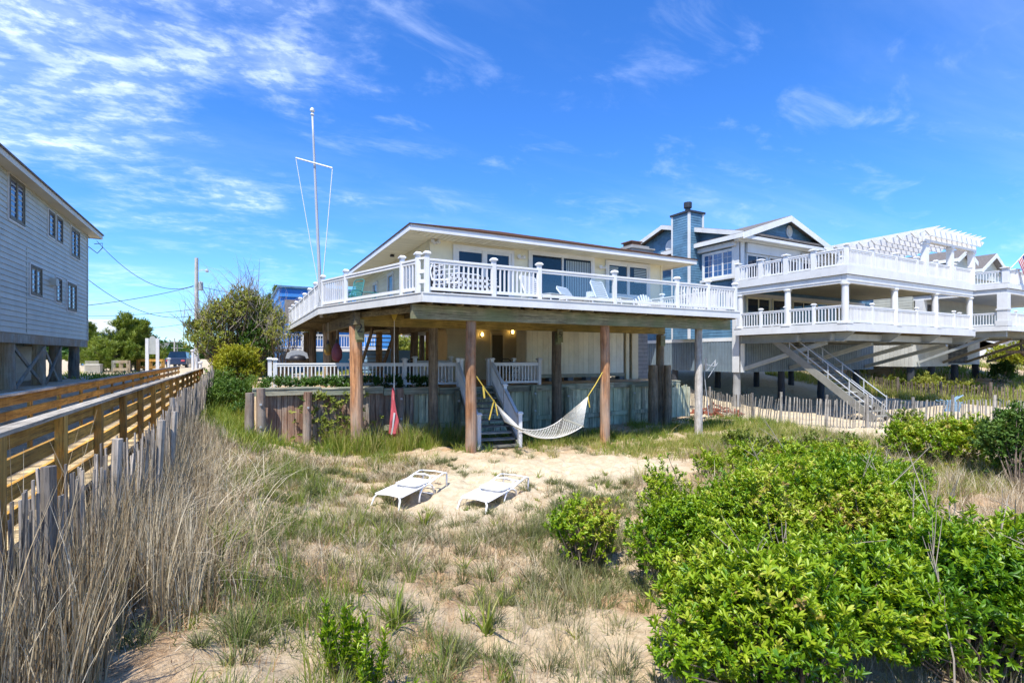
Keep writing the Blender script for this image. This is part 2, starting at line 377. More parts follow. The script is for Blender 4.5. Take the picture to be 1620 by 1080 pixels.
def thing(name, loc, label, cat, group=None, rz=0, local=False):
    o = bpy.data.objects.new(name, None); col.objects.link(o); o.location = loc; o.rotation_euler = (0, 0, rz); o.empty_display_size = .2
    o['_w'] = [0, 0, 0] if local else list(loc)
    return tag(o, label, cat, group)
def copy_tree(o, parent=None):
    c = o.copy(); col.objects.link(c)
    if parent: c.parent = parent
    for ch in [x for x in o.children]: copy_tree(ch, c)
    return c
def npmesh(name, V, Fc, T, mat, parent=None, loc=None, kind=None, smooth=False):
    V = np.asarray(V, np.float32).copy(); Fc = np.asarray(Fc, np.int32)
    org = np.array(loc if loc is not None else (parent['_w'] if parent is not None else (0, 0, 0)), np.float32)
    V -= org
    me = bpy.data.meshes.new(name); k = Fc.shape[1]
    me.vertices.add(len(V)); me.vertices.foreach_set('co', V.ravel())
    me.loops.add(Fc.size); me.loops.foreach_set('vertex_index', Fc.ravel())
    me.polygons.add(len(Fc)); me.polygons.foreach_set('loop_start', np.arange(0, Fc.size, k, dtype=np.int32))
    try: me.polygons.foreach_set('loop_total', np.full(len(Fc), k, np.int32))
    except Exception: pass
    if smooth: me.polygons.foreach_set('use_smooth', np.ones(len(Fc), bool))
    a = me.attributes.new('tone', 'FLOAT', 'POINT'); a.data.foreach_set('value', np.asarray(T, np.float32).ravel())
    me.update(calc_edges=True); me.validate()
    me.materials.append(M[mat]); o = bpy.data.objects.new(name, me); col.objects.link(o)
    if parent is not None: o.parent = parent
    elif loc is not None: o.location = loc
    if kind: o['kind'] = kind
    return o
# ---------------------------------------------------------------- ground
def axis(segs):
    a = []
    for lo, hi, st in segs: a += list(np.arange(lo, hi-1e-6, st))
    return a
xs = axis([(-1500, -300, 300), (-300, -60, 40), (-60, -12, 4), (-12, -3, .5), (-3, 13, .085), (13, 28, .25), (28, 60, .8), (60, 200, 20), (200, 1500.1, 325)])
ys = axis([(-300, -20, 70), (-20, 1, 3), (1, 13, .085), (13, 18, .15), (18, 40, .5), (40, 80, 2), (80, 300, 20), (300, 1900.1, 200)])
for v, lst in ((PAD[0]-.04, xs), (PAD[0]+.01, xs), (PAD[1]-.01, xs), (PAD[1]+.04, xs), (PAD[2]-.03, ys), (PAD[2]+.01, ys), (-1.44, xs), (-1.46, xs)): lst.append(v)
xs = np.array(sorted(set(xs))); ys = np.array(sorted(set(ys)))
XX, YY = np.meshgrid(xs, ys); ZZ = G(XX, YY)
nx = len(xs); idx = np.arange(nx*len(ys)).reshape(len(ys), nx)
fc = np.stack([idx[:-1, :-1], idx[:-1, 1:], idx[1:, 1:], idx[1:, :-1]], -1).reshape(-1, 4)
gr = npmesh('ground', np.stack([XX, YY, ZZ], -1).reshape(-1, 3), fc, np.full(nx*len(ys), .5), 'sand', kind='structure', smooth=True)
# how much litter lies on the sand: clean round the loungers and the hammock, littered elsewhere
def vegmap(x, y):
    path = np.exp(-((x-5.2)/3.0)**2-((y-10.6)/1.9)**2)+np.exp(-((x-9.0)/1.8)**2-((y-10.2)/1.3)**2)+np.exp(-((x-3.3)/2.2)**2-((y-8.6)/1.0)**2)*.7
    street = ss(24, 30, y)
    nb = ss(18.5, 21, x)*(1-ss(39, 41, x))
    return np.clip(1-1.1*path, 0, 1)*(1-.7*street)*(1-.9*nb)
va = gr.data.attributes.new('veg', 'FLOAT', 'POINT'); va.data.foreach_set('value', vegmap(XX, YY).astype(np.float32).ravel())
b = MB(); b.box(-9, 40.5, 1.80, -.6, 300, 1.842); tag(b.build('road', 'asphalt'), kind='structure')
# ---------------------------------------------------------------- building helpers
def siding(mb, o, u, a0, a1, z0, z1, e=.16, d=.018, ext=None):
    n = (u[1], -u[0]); z = z0
    P = lambda a, k, zz: (o[0]+u[0]*a+n[0]*k, o[1]+u[1]*a+n[1]*k, zz)
    while z < z1-1e-4:
        zt = min(z+e, z1)
        b0, b1 = (a0, a1) if ext is None else ext(z+1e-3); c0, c1 = (a0, a1) if ext is None else ext(zt-1e-3)
        if b1 > b0:
            c1 = max(c0, c1); t = random.random()
            mb.poly([P(b0, d, z), P(b1, d, z), P(c1, .003, zt), P(c0, .003, zt)], t)
            mb.poly([P(b0, 0, z), P(b1, 0, z), P(b1, d, z), P(b0, d, z)], t)
        z = zt
def boards(mb, o, u, a0, a1, z0, z1, w=.2, gap=.008, th=.02, jit=0):
    a = a0
    while a < a1-1e-3:
        b_ = min(a+w*random.uniform(.9, 1.1) if jit else a+w, a1)
        mb.wbox(o, u, a+gap/2, b_-gap/2, 0, th+random.random()*jit*.6, z0+random.random()*jit, z1-random.random()*jit*2); a = b_
    mb.wbox(o, u, a0, a1, -.04, .004, z0, z1, .1)
def window(parent, o, u, a0, a1, z0, z1, cols=1, glass='glass', frame='white_trim', trim=.09, proud=.06, munt=None, rows=1, name='window', sill=False, door=False, bar=.05, casing=None):
    f = MB(); k0 = 0.0
    cs = MB()
    if casing:
        q = .06; cs.wbox(o, u, a0-q, a1+q, 0, proud-.02, z1+.001, z1+q); cs.wbox(o, u, a0-q, a1+q, 0, proud-.02, z0-q, z0-.001); cs.wbox(o, u, a0-q, a0-.001, 0, proud-.02, z0, z1); cs.wbox(o, u, a1+.001, a1+q, 0, proud-.02, z0, z1)
    f.wbox(o, u, a0, a1, k0, proud, z1-trim, z1); f.wbox(o, u, a0, a1, k0, proud, z0, z0+trim*(.6 if door else 1))
    f.wbox(o, u, a0, a0+trim, k0, proud-.001, z0+trim*.6, z1-trim); f.wbox(o, u, a1-trim, a1, k0, proud-.001, z0+trim*.6, z1-trim)
    ia, ib, ja, jb = a0+trim, a1-trim, z0+trim, z1-trim
    w = (ib-ia)/cols
    for i in range(1, cols): f.wbox(o, u, ia+w*i-bar/2, ia+w*i+bar/2, k0, proud-.012, ja-.02, jb+.001)
    for c in range(cols):                                      # sash rails round each pane
        l, r_ = ia+w*c, ia+w*(c+1); s_ = bar*.7
        f.wbox(o, u, l, l+s_, k0, proud-.025, ja, jb); f.wbox(o, u, r_-s_, r_, k0, proud-.025, ja, jb)
        f.wbox(o, u, l+s_, r_-s_, k0, proud-.026, jb-s_, jb); f.wbox(o, u, l+s_, r_-s_, k0, proud-.026, ja-.001, ja+s_*(2.4 if door else 1))
        for j in range(1, rows): f.wbox(o, u, l+s_, r_-s_, k0, proud-.027, ja+(jb-ja)*j/rows-.025, ja+(jb-ja)*j/rows+.025)
        if munt:
            for j in range(1, munt[0]): x_ = l+s_+(w-2*s_)*j/munt[0]; f.wbox(o, u, x_-.008, x_+.008, k0, proud-.038, ja, jb)
            for j in range(1, munt[1]): z_ = ja+(jb-ja)*j/munt[1]; f.wbox(o, u, l+s_, r_-s_, k0, proud-.039, z_-.008, z_+.008)
    if sill: f.wbox(o, u, a0-.05, a1+.05, 0, proud+.05, z0-.05, z0-.001)
    w_ = f.build(name, frame, parent)
    if casing: cs.build('casing', casing, w_)
    g_ = MB(); g_.wbox(o, u, ia+.005, ib-.005, .004, proud-.045, ja+.005, jb-.005, .5); g_.build('pane', glass, w_)
    return w_
def rail_post(parent, x, y, z, h=1.0, s=.11, mat='white', rz=0):
    p = MB(); p.box(x-s/2, y-s/2, z, x+s/2, y+s/2, z+h); o = p.build('railing_post', mat, parent)
    c = MB(); c.box(x-s*.62, y-s*.62, z+h, x+s*.62, y+s*.62, z+h+.02)
    k = s*.8; c.box(x-k, y-k, z+h+.02, x+k, y+k, z+h+.05)
    q = s*.45; c.hexa([(x-k, y-k, z+h+.05), (x+k, y-k, z+h+.05), (x-k, y+k, z+h+.05), (x+k, y+k, z+h+.05), (x-q, y-q, z+h+.09), (x+q, y-q, z+h+.09), (x-q, y+q, z+h+.09), (x+q, y+q, z+h+.09)])
    c.build('post_cap', mat, o); return o
def rail_panel(parent, p, q, h=.88, glass=False, mat='white', sp=.125, bw=.038, gap=.1):
    p = Vector(p); q = Vector(q); L = (q-p).length; up = Vector((0, 0, 1)); d = (q-p)/L
    b = MB(); m0 = up*(h-.03)
    b.bar(p+m0, q+m0, .09, .05); b.bar(p+up*(h-.09), q+up*(h-.09), .05, .07); b.bar(p+up*(gap+.02), q+up*(gap+.02), .05, .08)
    if not glass:
        n = max(1, int(L/sp)); flat = math.hypot(d.x, d.y)
        for i in range(n):
            c = p+d*(L*(i+.5)/n); b.bar(c+up*(gap+.05), c+up*(h-.11), bw, bw, up=(d.x, d.y, 0))
    o = b.build('railing_panel', mat, parent)
    if glass:
        g_ = MB(); a = p+d*.07; c = q-d*.07
        g_.bar(a+up*((h+gap)/2-.02), c+up*((h+gap)/2-.02), .008, h-gap-.2); g_.build('glass_panel', 'glass_rail', o)
    return o
def railing(parent, pts, h=.88, glass=(), mat='white', sp=.125, ps=.11, ends=(1, 1), gap=.1, skip=()):
    for i, p in enumerate(pts):
        if (i == 0 and not ends[0]) or (i == len(pts)-1 and not ends[1]) or i in skip: continue
        rail_post(parent, p[0], p[1], p[2], h+.08, ps, mat)
    for i in range(len(pts)-1): rail_panel(parent, pts[i], pts[i+1], h, i in glass, mat, sp, gap=gap)
def split(p, q, n): return [tuple(p[k]+(q[k]-p[k])*i/n for k in range(3)) for i in range(n+1)]
def piling(parent, x, y, z1, r=.15, mat='wood_pile', z0=None, lean=(0, 0), name='piling'):
    z0 = g(x, y)-.5 if z0 is None else z0
    b = MB(); n = 7; pts = []; rr = []
    for i in range(n+1):
        f = i/n; pts.append((x+lean[0]*(1-f)+random.uniform(-.01, .01), y+lean[1]*(1-f)+random.uniform(-.01, .01), z0+(z1-z0)*f)); rr.append(r*(1.06-.12*f)*random.uniform(.97, 1.03))
    b.path(pts, rr, 14); return b.build(name, mat, parent, smooth=False)
# ================================================================ main beach house
ZF = 4.58
YF = 12.1; YW = 17.65; XL = 2.25; XR = 15.75; XW0 = 6.1; XW1 = 17.5; YB = 31
house = thing('beach_house', (9, 18, 1.86), 'cream raised beach house on brown pilings with a wide wraparound deck and white railings', 'house')
A = (uY(668, YF), YF); B_ = (XL, 17.4)
outline = [A, (XR, YF), (XR, YW), (XW0, YW), (XW0, 30), (XL, 30), B_]
b = MB()
y = YF+.02
def xedge(y):                                      # left limit of the deck at y
    if y < A[1]: return A[0]
    if y < B_[1]: return A[0]+(B_[0]-A[0])*(y-A[1])/(B_[1]-A[1])
    return XL
while y < YW-.01:
    y2 = min(y+.14, YW); b.hexa([(xedge(y)+.01, y, ZF-.035), (XR-.01, y, ZF-.035), (xedge(y2)+.01, y2-.006, ZF-.035), (XR-.01, y2-.006, ZF-.035), (xedge(y)+.01, y, ZF), (XR-.01, y, ZF), (xedge(y2)+.01, y2-.006, ZF), (XR-.01, y2-.006, ZF)]); y = y2
y = YW
while y < 29.9:
    b.box(XL+.01, y, ZF-.035, XW0, y+.134, ZF); y += .14
b.build('deck_floor', 'grey_timber', house)
b = MB()
for i in range(int((XR-XL)/.42)):                   # joists
    x = XL+.3+i*.42
    if x < A[0]: y0 = A[1]+(x-A[0])/(B_[0]-A[0])*(B_[1]-A[1])+.15
    else: y0 = YF+.06
    b.box(x, y0, ZF-.27, x+.045, YW+.2, ZF-.037)
y = YW+.3
while y < 29.5: b.box(XL+.1, y, ZF-.27, XW0+.2, y+.045, ZF-.037); y += .42
b.build('joists', 'wood_beam_y', house)
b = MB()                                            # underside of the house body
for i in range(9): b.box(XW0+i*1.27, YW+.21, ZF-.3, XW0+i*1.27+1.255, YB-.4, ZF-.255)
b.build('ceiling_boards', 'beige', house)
b = MB(); fz0, fz1 = ZF-.235, ZF-.02
b.wbox((A[0], YF), (1, 0), 0, XR-A[0], 0, .03, fz0, fz1); b.wbox((A[0], YF), (1, 0), 0, XR-A[0], -.0, .05, fz1-.0, fz1+.03)
dv = Vector((A[0]-B_[0], A[1]-B_[1])); Ld = dv.length; ud = (dv.x/Ld, dv.y/Ld)
b.wbox(B_, ud, 0, Ld, 0, .03, fz0, fz1-.001); b.wbox(B_, ud, 0, Ld, 0, .05, fz1, fz1+.029)
b.wbox((XL, 30), (0, -1), 0, 30-B_[1], 0, .03, fz0, fz1-.002); b.wbox((XL, 30), (0, -1), 0, 30-B_[1], 0, .05, fz1, fz1+.028)
b.wbox((XR, YF), (0, 1), 0, YW-YF, 0, .03, fz0, fz1-.003)
b.build('deck_fascia', 'white_trim', house)
# beams under the deck
b = MB(); b.box(uY(651, 12.65), 12.6, ZF-.62, uY(1152, 12.7), 12.76, ZF-.25); b.box(uY(651, 12.65)+.3, 12.765, ZF-.61, uY(1120, 12.7), 12.9, ZF-.255)
b.build('deck_beam', 'wood_beam', house)
b = MB(); b.box(3.2, 15.72, ZF-.66, uY(1050, 15.8), 15.87, ZF-.28); b.build('deck_beam', 'wood_beam_gold', house)
b = MB(); b.box(3.0, 15.45, ZF-.64, 3.16, 22.2, ZF-.275); b.build('deck_beam', 'wood_beam_y', house)
b = MB(); b.box(6.3, 17.0, ZF-.60, 6.45, 24, ZF-.31); b.build('deck_beam', 'wood_beam_y', house)
b = MB(); b.bar((uY(651, 12.7)+.3, 12.9, ZF-.34), (3.2, 15.7, ZF-.34), .08, .14); b.bar((uY(700, 12.7), 12.95, ZF-.34), (4.6, 15.7, ZF-.34), .05, .12); b.build('brace', 'wood_beam_y', house)
# pilings: front row, second row, further rows
zt = ZF-.62
for px in (745, 957): piling(house, uY(px, 12.85), 12.85, zt, .155)
piling(house, uY(1105, 12.85), 12.85, zt, .135, 'wood_pile_grey')
piling(house, uY(562, 16), 15.98, zt-.04, .19, lean=(.06, -.05))
for px, r_ in ((685, .16), (880, .19)): piling(house, uY(px, 16), 15.98, zt-.04, r_, 'wood_pile_dark')
piling(house, uY(1044, 16), 15.98, zt-.04, .17, 'wood_pile_dark')
piling(house, uY(1029, 16), 15.85, 2.62, .2, 'wood_pile_dark', name='sister_piling'); piling(house, uY(1042, 16)+.12, 15.6, 2.62, .16, 'wood_pile_dark', name='sister_piling')
for x, y in ((3.1, 21.5), (3.45, 21.9), (5.85, 21.5), (6.7, 21.5), (8.9, 26), (12, 26), (3.2, 27), (6.5, 27), (10, 30.5), (16.9, 19.8), (16.6, 25), (13, 30.5), (3.2, 29.6)):
    piling(house, x, y, ZF-.29, .17, 'wood_pile_dark', z0=1.5)
for px, py in ((568, 525), (881, 534), (1047, 535)):        # number plates of the flood survey: painted boards nailed to pilings
    x = uY(px, 15.75)
    b = MB(); b.box(x-.09, 15.7, ZF-1.16, x+.15, 15.745, ZF-.72); b.build('cleat_board', 'wood_beam', house)
# body of the house
b = MB(); b.box(XW0, YW, ZF-.25, XW1, YB, 7.25, .6); b.build('wall', 'cream', house)
b = MB(); siding(b, (XW0, YB), (0, -1), 0, YB-YW-.1, ZF, 7.25, .2, .02); b.build('side_siding', 'cream', house)
b = MB(); b.wbox((XW0, YW), (1, 0), -.03, .1, 0, .035, ZF, 7.25); b.wbox((XW0, YW), (1, 0), XW1-XW0-.1, XW1-XW0+.02, 0, .035, ZF, 7.25); b.build('corner_trim', 'cream', house)
EX0, EX1, EY0, EY1, EZ = 5.05, 18.6, 16.6, 32, 7.25
b = MB()                                            # soffit, boards running across
x = EX0+.02
while x < EX1-.05:
    x2 = min(x+.2, EX1-.02)
    ya = EY0+.02
    yb = YW if x > XW0 else YW+max(0, (XW0-x)*-1+.0)
    if x+.1 < XW0: yb = EY0+(x+.1-EX0)/(XW0-EX0)*(YW-EY0)
    b.box(x, ya, EZ, x2-.03, max(yb, ya+.05), EZ+.02); x = x2
y = EY0+.02
while y < EY1:
    xb = XW0 if y > YW else EX0+(y+.1-EY0)/(YW-EY0)*(XW0-EX0)
    b.box(EX0+.02, y, EZ+.001, max(xb, EX0+.05), y+.17, EZ+.021); y += .2
b.box(EX0+.02, EY0+.02, EZ+.022, EX1-.02, EY1, EZ+.04, .1)
b.build('soffit', 'soffit', house)
b = MB(); b.box(EX0-.02, EY0-.03, EZ-.01, EX1+.02, EY0, EZ+.19); b.box(EX0-.03, EY0, EZ-.009, EX0, EY1, EZ+.189); b.box(EX1, EY0, EZ-.009, EX1+.03, EY1, EZ+.189)
b.build('roof_fascia', 'white', house)
rs = .292; hw = (EX1-EX0)/2; rz_ = EZ+.2
roof = MB(); x0, x1, y0, y1 = EX0-.06, EX1+.06, EY0-.07, EY1+.05; k = (x1-x0)/2; rt = rz_+k*rs
def roofplane(P):                                    # courses of shingles on each hip plane
    roof.poly(P)
xm = (x0+x1)/2
roofplane([(x0, y0, rz_), (x1, y0, rz_), (xm, y0+k, rt)]); roofplane([(x0, y1, rz_), (x0, y0, rz_), (xm, y0+k, rt), (xm, y1-k, rt)])
roofplane([(x1, y0, rz_), (x1, y1, rz_), (xm, y1-k, rt), (xm, y0+k, rt)]); roofplane([(x1, y1, rz_), (x0, y1, rz_), (xm, y1-k, rt)])
for i in range(42):                                  # shingle butts stepping up the front and left slopes
    f = i/42; 
    if i < 30: roof.box(x0+k*f*1.0, y0+k*f, rz_+k*rs*f-.005, x1-k*f, y0+k*f+.12, rz_+k*rs*f+.016); roof.box(x0+k*f, y0+k*f+.12, rz_+k*rs*f-.005, x0+k*f+.12, y1-k*f, rz_+k*rs*f+.0155)
roof.box(x0, y0, rz_-.02, x1, y0+.1, rz_+.012); roof.box(x0, y0+.1, rz_-.02, x0+.1, y1, rz_+.0119)
ro = roof.build('roof', 'shingle_brown', house)
# stone chimney on the roof, low
cx = uY(1003, 24); b = MB()
b.box(cx-.7, 23.4, 7.6, cx+1.05, 24.6, 9.50); b.box(cx-.78, 23.33, 9.50, cx+1.12, 24.67, 9.60); b.box(cx-.65, 23.45, 9.60, cx+.75, 24.5, 9.74)
ch = b.build('chimney', 'concrete', ro, bevel=.02)
b = MB(); b.box(cx-.6, 23.5, 9.74, cx+.1, 24.3, 9.92); b.box(cx-.7, 23.45, 9.92, cx+.2, 24.4, 9.98); b.build('chimney_cap', 'shingle_brown', house)
# openings of the front wall
o = (XW0, YW); u = (1, 0)
def W(px): return uY(px, YW)-XW0
def Zw(px, py): return zY(px, py, YW)
def blindset(a0, a1, z0, z1, vert=True, n=10):
    bl = MB()
    for i in range(n):
        if vert: aa = a0+(a1-a0)*(i+.5)/n; bl.wbox(o, u, aa-.03, aa+.028, .006, .012, z0, z1)
        else: zz = z0+(z1-z0)*(i+.5)/n; bl.wbox(o, u, a0, a1, .006, .012, zz-.02, zz+.02)
    return bl
ztop = Zw(763, 392)
window(house, o, u, W(716), W(812), ZF+.02, ztop, 2, 'glass', 'white_trim', .12, .09, door=True, name='french_door', bar=.16)
window(house, o, u, W(835), W(939), ZF+.02, Zw(887, 401), 2, 'glass', 'white_trim', .14, .09, door=True, name='sliding_door', bar=.07)
window(house, o, u, W(957), W(1027), Zw(990, 473), Zw(990, 415), 2, 'glass', 'white_trim', .12, .08, rows=2, sill=True, bar=.12)
bl = blindset(W(894), W(932), ZF+.3, Zw(910, 414), True, 14)
for v in range(len(bl.v)): bl.v[v] = (bl.v[v][0], bl.v[v][1]-.045, bl.v[v][2])
bl.build('vertical_blinds', 'blind', house)
for px in (965, 1009):
    bl = blindset(W(px-7), W(px+12), Zw(990, 447), Zw(990, 424), False, 9)
    for v in range(len(bl.v)): bl.v[v] = (bl.v[v][0], bl.v[v][1]-.038, bl.v[v][2])
    bl.build('window_blind', 'blind', house)
for px, py in ((687, 384), (822, 408), (950, 424)):          # wall lamps
    x = uY(px, YW); z = zY(px, py, YW); b = MB(); b.box(x-.05, YW-.04, z-.06, x+.05, YW, z+.06); b.tube((x-.02, YW-.04, z), (x-.13, YW-.2, z+.02), .05, .075, 10); b.tube((x+.02, YW-.04, z), (x+.13, YW-.2, z+.02), .05, .075, 10)
    b.build('floodlight', 'white', house)
b = MB(); b.tube((uX(609, 5.6)*0+5.6, 21, EZ-.02), (5.6, 21, EZ-.1), .08, .1, 10); b.build('soffit_lamp', 'black', house)
# windows and door of the left wall
ol = (XW0, YB); ul = (0, -1)
for y_, w_, z0_, z1_, nm in ((19.6, 1.0, ZF+.9, 6.75, 'window'), (22.5, 1.0, ZF+.05, 6.8, 'side_door'), (25.5, .9, ZF+.9, 6.75, 'window')):
    window(house, ol, ul, YB-y_-w_, YB-y_, z0_, z1_, 1, 'glass', 'white_trim', .1, .08, rows=2, name=nm)
# upper railing
yr = YF+.1
fr = [(uY(675, yr), yr, ZF)]+[(uY(px, yr), yr, ZF) for px in (781, 853, 972, 1071, 1120)]+[(XR-.1, yr, ZF)]
railing(house, fr, glass=(2, 3))
def chp(px):                                         # point on the chamfered edge, 0.1 m inside
    k = dd(px); o2 = (B_[0]+.1, B_[1]); a2 = (A[0]+.03, A[1]+.14)
    r0, r1 = S+C*k, C-S*k; ex, ey = a2[0]-o2[0], a2[1]-o2[1]
    t = (o2[1]*r0-o2[0]*r1)/(ex*r1-ey*r0); return (o2[0]+ex*t, o2[1]+ey*t, ZF)
cf = [chp(661), chp(636), chp(547), (B_[0]+.12, B_[1]+.02, ZF)]
railing(house, cf, glass=(1,)); b = MB()
for zz in (.3, .55): b.bar((cf[0][0], cf[0][1], ZF+zz), (fr[0][0], fr[0][1], ZF+zz), .05, .09)
b.bar((cf[0][0], cf[0][1], ZF+.88), (fr[0][0], fr[0][1], ZF+.88), .07, .05); b.build('corner_rail', 'white', house)
railing(house, split((XL+.12, B_[1]+.02, ZF), (XL+.12, 29.8, ZF), 7), ends=(0, 1))
railing(house, split((XR-.1, yr, ZF), (XR-.1, YW-.1, ZF), 3), ends=(0, 1))
# under the house: walls, store, pier, back stair
b = MB(); x0, x1, yy = uY(833, 19.3), uY(986, 19.3), 19.3
boards(b, (x0, yy), (1, 0), 0, x1-x0, 2.18, ZF-.3, .28, .012, .02)
boards(b, (x0, yy+.9), (0, -1), 0, .9, 2.18, ZF-.3, .28, .012, .02); boards(b, (x1, yy), (0, 1), 0, .9, 2.18, ZF-.3, .28, .012, .02)
store = b.build('store_room', 'box_white', house)
b = MB(); b.box(x0-.05, yy-.05, 2.02, x1+.05, yy+.92, 2.17); b.build('sill_beam', 'bulk_cap', store)
for i in range(6): b = MB(); b.box(x0+.2+i*1.02, yy+.05, 1.8, x0+.5+i*1.02, yy+.4, 2.02); b.build('foundation_block', 'cmu', store)
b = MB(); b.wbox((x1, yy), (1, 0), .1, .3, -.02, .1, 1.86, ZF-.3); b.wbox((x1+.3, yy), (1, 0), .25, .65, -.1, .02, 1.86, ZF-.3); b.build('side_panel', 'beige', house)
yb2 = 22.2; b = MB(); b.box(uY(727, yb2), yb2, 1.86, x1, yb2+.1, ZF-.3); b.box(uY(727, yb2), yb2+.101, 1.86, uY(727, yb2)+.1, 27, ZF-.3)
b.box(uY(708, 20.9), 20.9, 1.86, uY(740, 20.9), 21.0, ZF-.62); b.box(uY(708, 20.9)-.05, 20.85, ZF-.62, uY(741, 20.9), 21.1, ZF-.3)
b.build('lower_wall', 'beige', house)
b = MB(); xd0, xd1 = uY(778, yb2), uY(795, yb2); b.box(xd0, yb2-.03, 1.9, xd1, yb2-.002, 4.02); b.build('lower_door', 'door_brown', house)
b = MB(); b.box(xd0-.08, yb2-.05, 1.88, xd0-.002, yb2-.001, 4.1); b.box(xd1+.002, yb2-.05, 1.88, xd1+.08, yb2-.001, 4.1); b.box(xd0-.08, yb2-.051, 4.101, xd1+.08, yb2-.001, 4.18); b.build('door_frame', 'cream', house)
b = MB(); mo = MB(); xp = uY(1014, 19.6); zz = 1.86; i = 0
while zz < ZF-.35:
    for k in range(2):
        o_ = (.2 if i % 2 else 0)
        xx0, xx1 = (xp-.36, xp-.36+(.36 if i % 2 else .5)) if k == 0 else (xp-.36+(.36 if i % 2 else .5)+.012, xp+.36)
        b.box(xx0, 19.5, zz+.006, xx1, 20.1, zz+.19)
    zz += .2; i += 1
pier = b.build('block_pier', 'cmu', house); mo.box(xp-.35, 19.51, 1.86, xp+.35, 20.09, ZF-.33); mo.build('mortar', 'mortar', pier)
b = MB(); st = MB(); xs_ = at(588, 26)[0]
xs0 = uY(577, 25)
for i in range(13):
    f = i/12; st.box(xs0, 26.6-3.4*f-.26, 1.9+2.3*f, xs0+1.0, 26.6-3.4*f, 1.94+2.3*f)
b.bar((xs0-.04, 26.6, 1.86), (xs0-.04, 23.2, 4.2), .06, .26); b.bar((xs0+1.04, 26.6, 1.86), (xs0+1.04, 23.2, 4.2), .06, .26)
bs_ = b.build('back_stringers', 'wood_pile_dark', house); st.build('back_treads', 'wood_beam_y', house)
def lamp_bulb(px, py, Y, parent, e=6):
    x, z = uY(px, Y), zY(px, py, Y); b = MB(); b.box(x-.05, Y-.02, z-.14, x+.05, Y, z+.05); b.tube((x, Y-.03, z-.05), (x, Y-.14, z-.12), .015, n=6); b.lathe((x, Y-.14, z-.16), [(.05, 0), (.06, .03)], 10)
    o = b.build('wall_lamp', 'black', parent)
    b = MB(); b.lathe((x, Y-.14, z-.13), [(.03, 0), (.065, .05), (.06, .14), (.03, .19)], 12); b.build('lit_globe', 'globe', o, smooth=True)
def emat(name, c, s):
    m, nt, N, L, b = nodes(name); b.inputs['Base Color'].default_value = (*c, 1); b.inputs['Emission Color'].default_value = (*c, 1); b.inputs['Emission Strength'].default_value = s; M[name] = m
emat('globe', (1, .62, .18), 5)
emat('globe_white', (1, .85, .6), 2.5)
lamp_bulb(761, 528, 22.18, house); lamp_bulb(809, 524, 22.18, house)
b = MB(); x = uY(929, 17.4); b.box(x-.28, 17.3, ZF-.36, x+.28, 17.45, ZF-.31); b.build('ceiling_lamp', 'globe_white', house)
for px, yy_ in ((657, 23.5), (634, 25)):
    x = uY(px, yy_); b = MB(); b.lathe((x, yy_, ZF-.5), [(.05, 0), (.13, .05), (.12, .19)], 12); b.build('ceiling_lamp', 'globe', house, smooth=True)
# ================================================================ lower terrace: bulkhead, railings, stair
YBK = 16.7
wall_t = thing('bulkhead_wall', (8, YBK, .2), 'long timber bulkhead of weathered upright planks retaining the sand terrace under the house', 'retaining wall')
piles = [395, 412, 486, 632, 722, 842, 894, 952, 998]
gapx = (uY(722, YBK), uY(787, YBK))
def zc(x): return 2.0-.15*float(ss(.3, 6, x))
segs = [(.42, uY(722, YBK)), (uY(722, YBK), gapx[1]), (gapx[1], 17.5)]
xsb = list(np.linspace(.42, 5.2, 3))+list(np.linspace(5.2, 17.5, 6))[1:]
for k in range(len(xsb)-1):
    a0, a1 = xsb[k], xsb[k+1]; p = MB(); x = a0
    while x < a1-.02:
        w = random.uniform(.13, .22); x2 = min(x+w, a1); th = random.uniform(0, .05)
        p.box(x+.010, YBK+th, g(x, YBK-.2)-.3, x2-.003, YBK+.06+th, zc(x)-random.uniform(.04, .1)); x = x2
    p.box(a0, YBK+.093, -.3, a1, YBK+.12, zc(a0)-.1, .0)
    p.build('plank_panel', 'bulk_grey' if a1 < 7.3 else 'bulk', wall_t)
b = MB()
b2 = MB()
for k in range(9):
    a0, a1 = .3+k*1.92, .3+(k+1)*1.92
    if a0 < gapx[1] and a1 > gapx[0]+.3 and a0 > gapx[0]-.9: pass
    b.box(a0+.01, YBK-.12, zc(a0)-.18, a1-.01, YBK-.003, zc(a0)+.0); b.box(a0+.01, YBK-.14, zc(a0)+.003, a1-.01, YBK+.2, zc(a0)+.045)
    if k > 1: b2.box(a0+.02, YBK-.13, .52+.02*(k % 3), a1-.02, YBK-.003, .68+.02*(k % 3))
b.build('top_wale', 'bulk_cap', wall_t); b2.build('lower_wale', 'bulk', wall_t)
for i, px in enumerate(piles):
    x = uY(px, YBK-.2); big = i < 3
    piling(wall_t, x, YBK-.3, zc(x)+(.06 if i % 2 else -.06), .125 if big else .115, 'wood_rust' if px < 660 else 'post_green', z0=g(x, YBK)-.4, lean=(.04 if i % 2 else -.03, 0), name='pile')
for i, px in enumerate(piles[1:]):                                # galvanised bolt plates on the piles
    x = uY(px, YBK-.2)
    for zz in ((1.45,) if i % 2 else (1.6, .95)): b = MB(); b.tube((x, YBK-.40, zz), (x, YBK-.46, zz), .035, n=8); b.build('bolt', 'metal', wall_t)
for k, y_ in enumerate((18.5, 20.5, 22.5)):                      # return wall on the right, posts and boards
    piling(wall_t, 17.62, y_-1.2, 1.9, .11, 'post_green', z0=-.3, name='pile')
b = MB(); y = 16.8
while y < 27: b.box(17.5, y, -.2, 17.55, y+.15, 1.8+random.uniform(0, .06)); y += .156
b.build('plank_panel', 'bulk', wall_t)
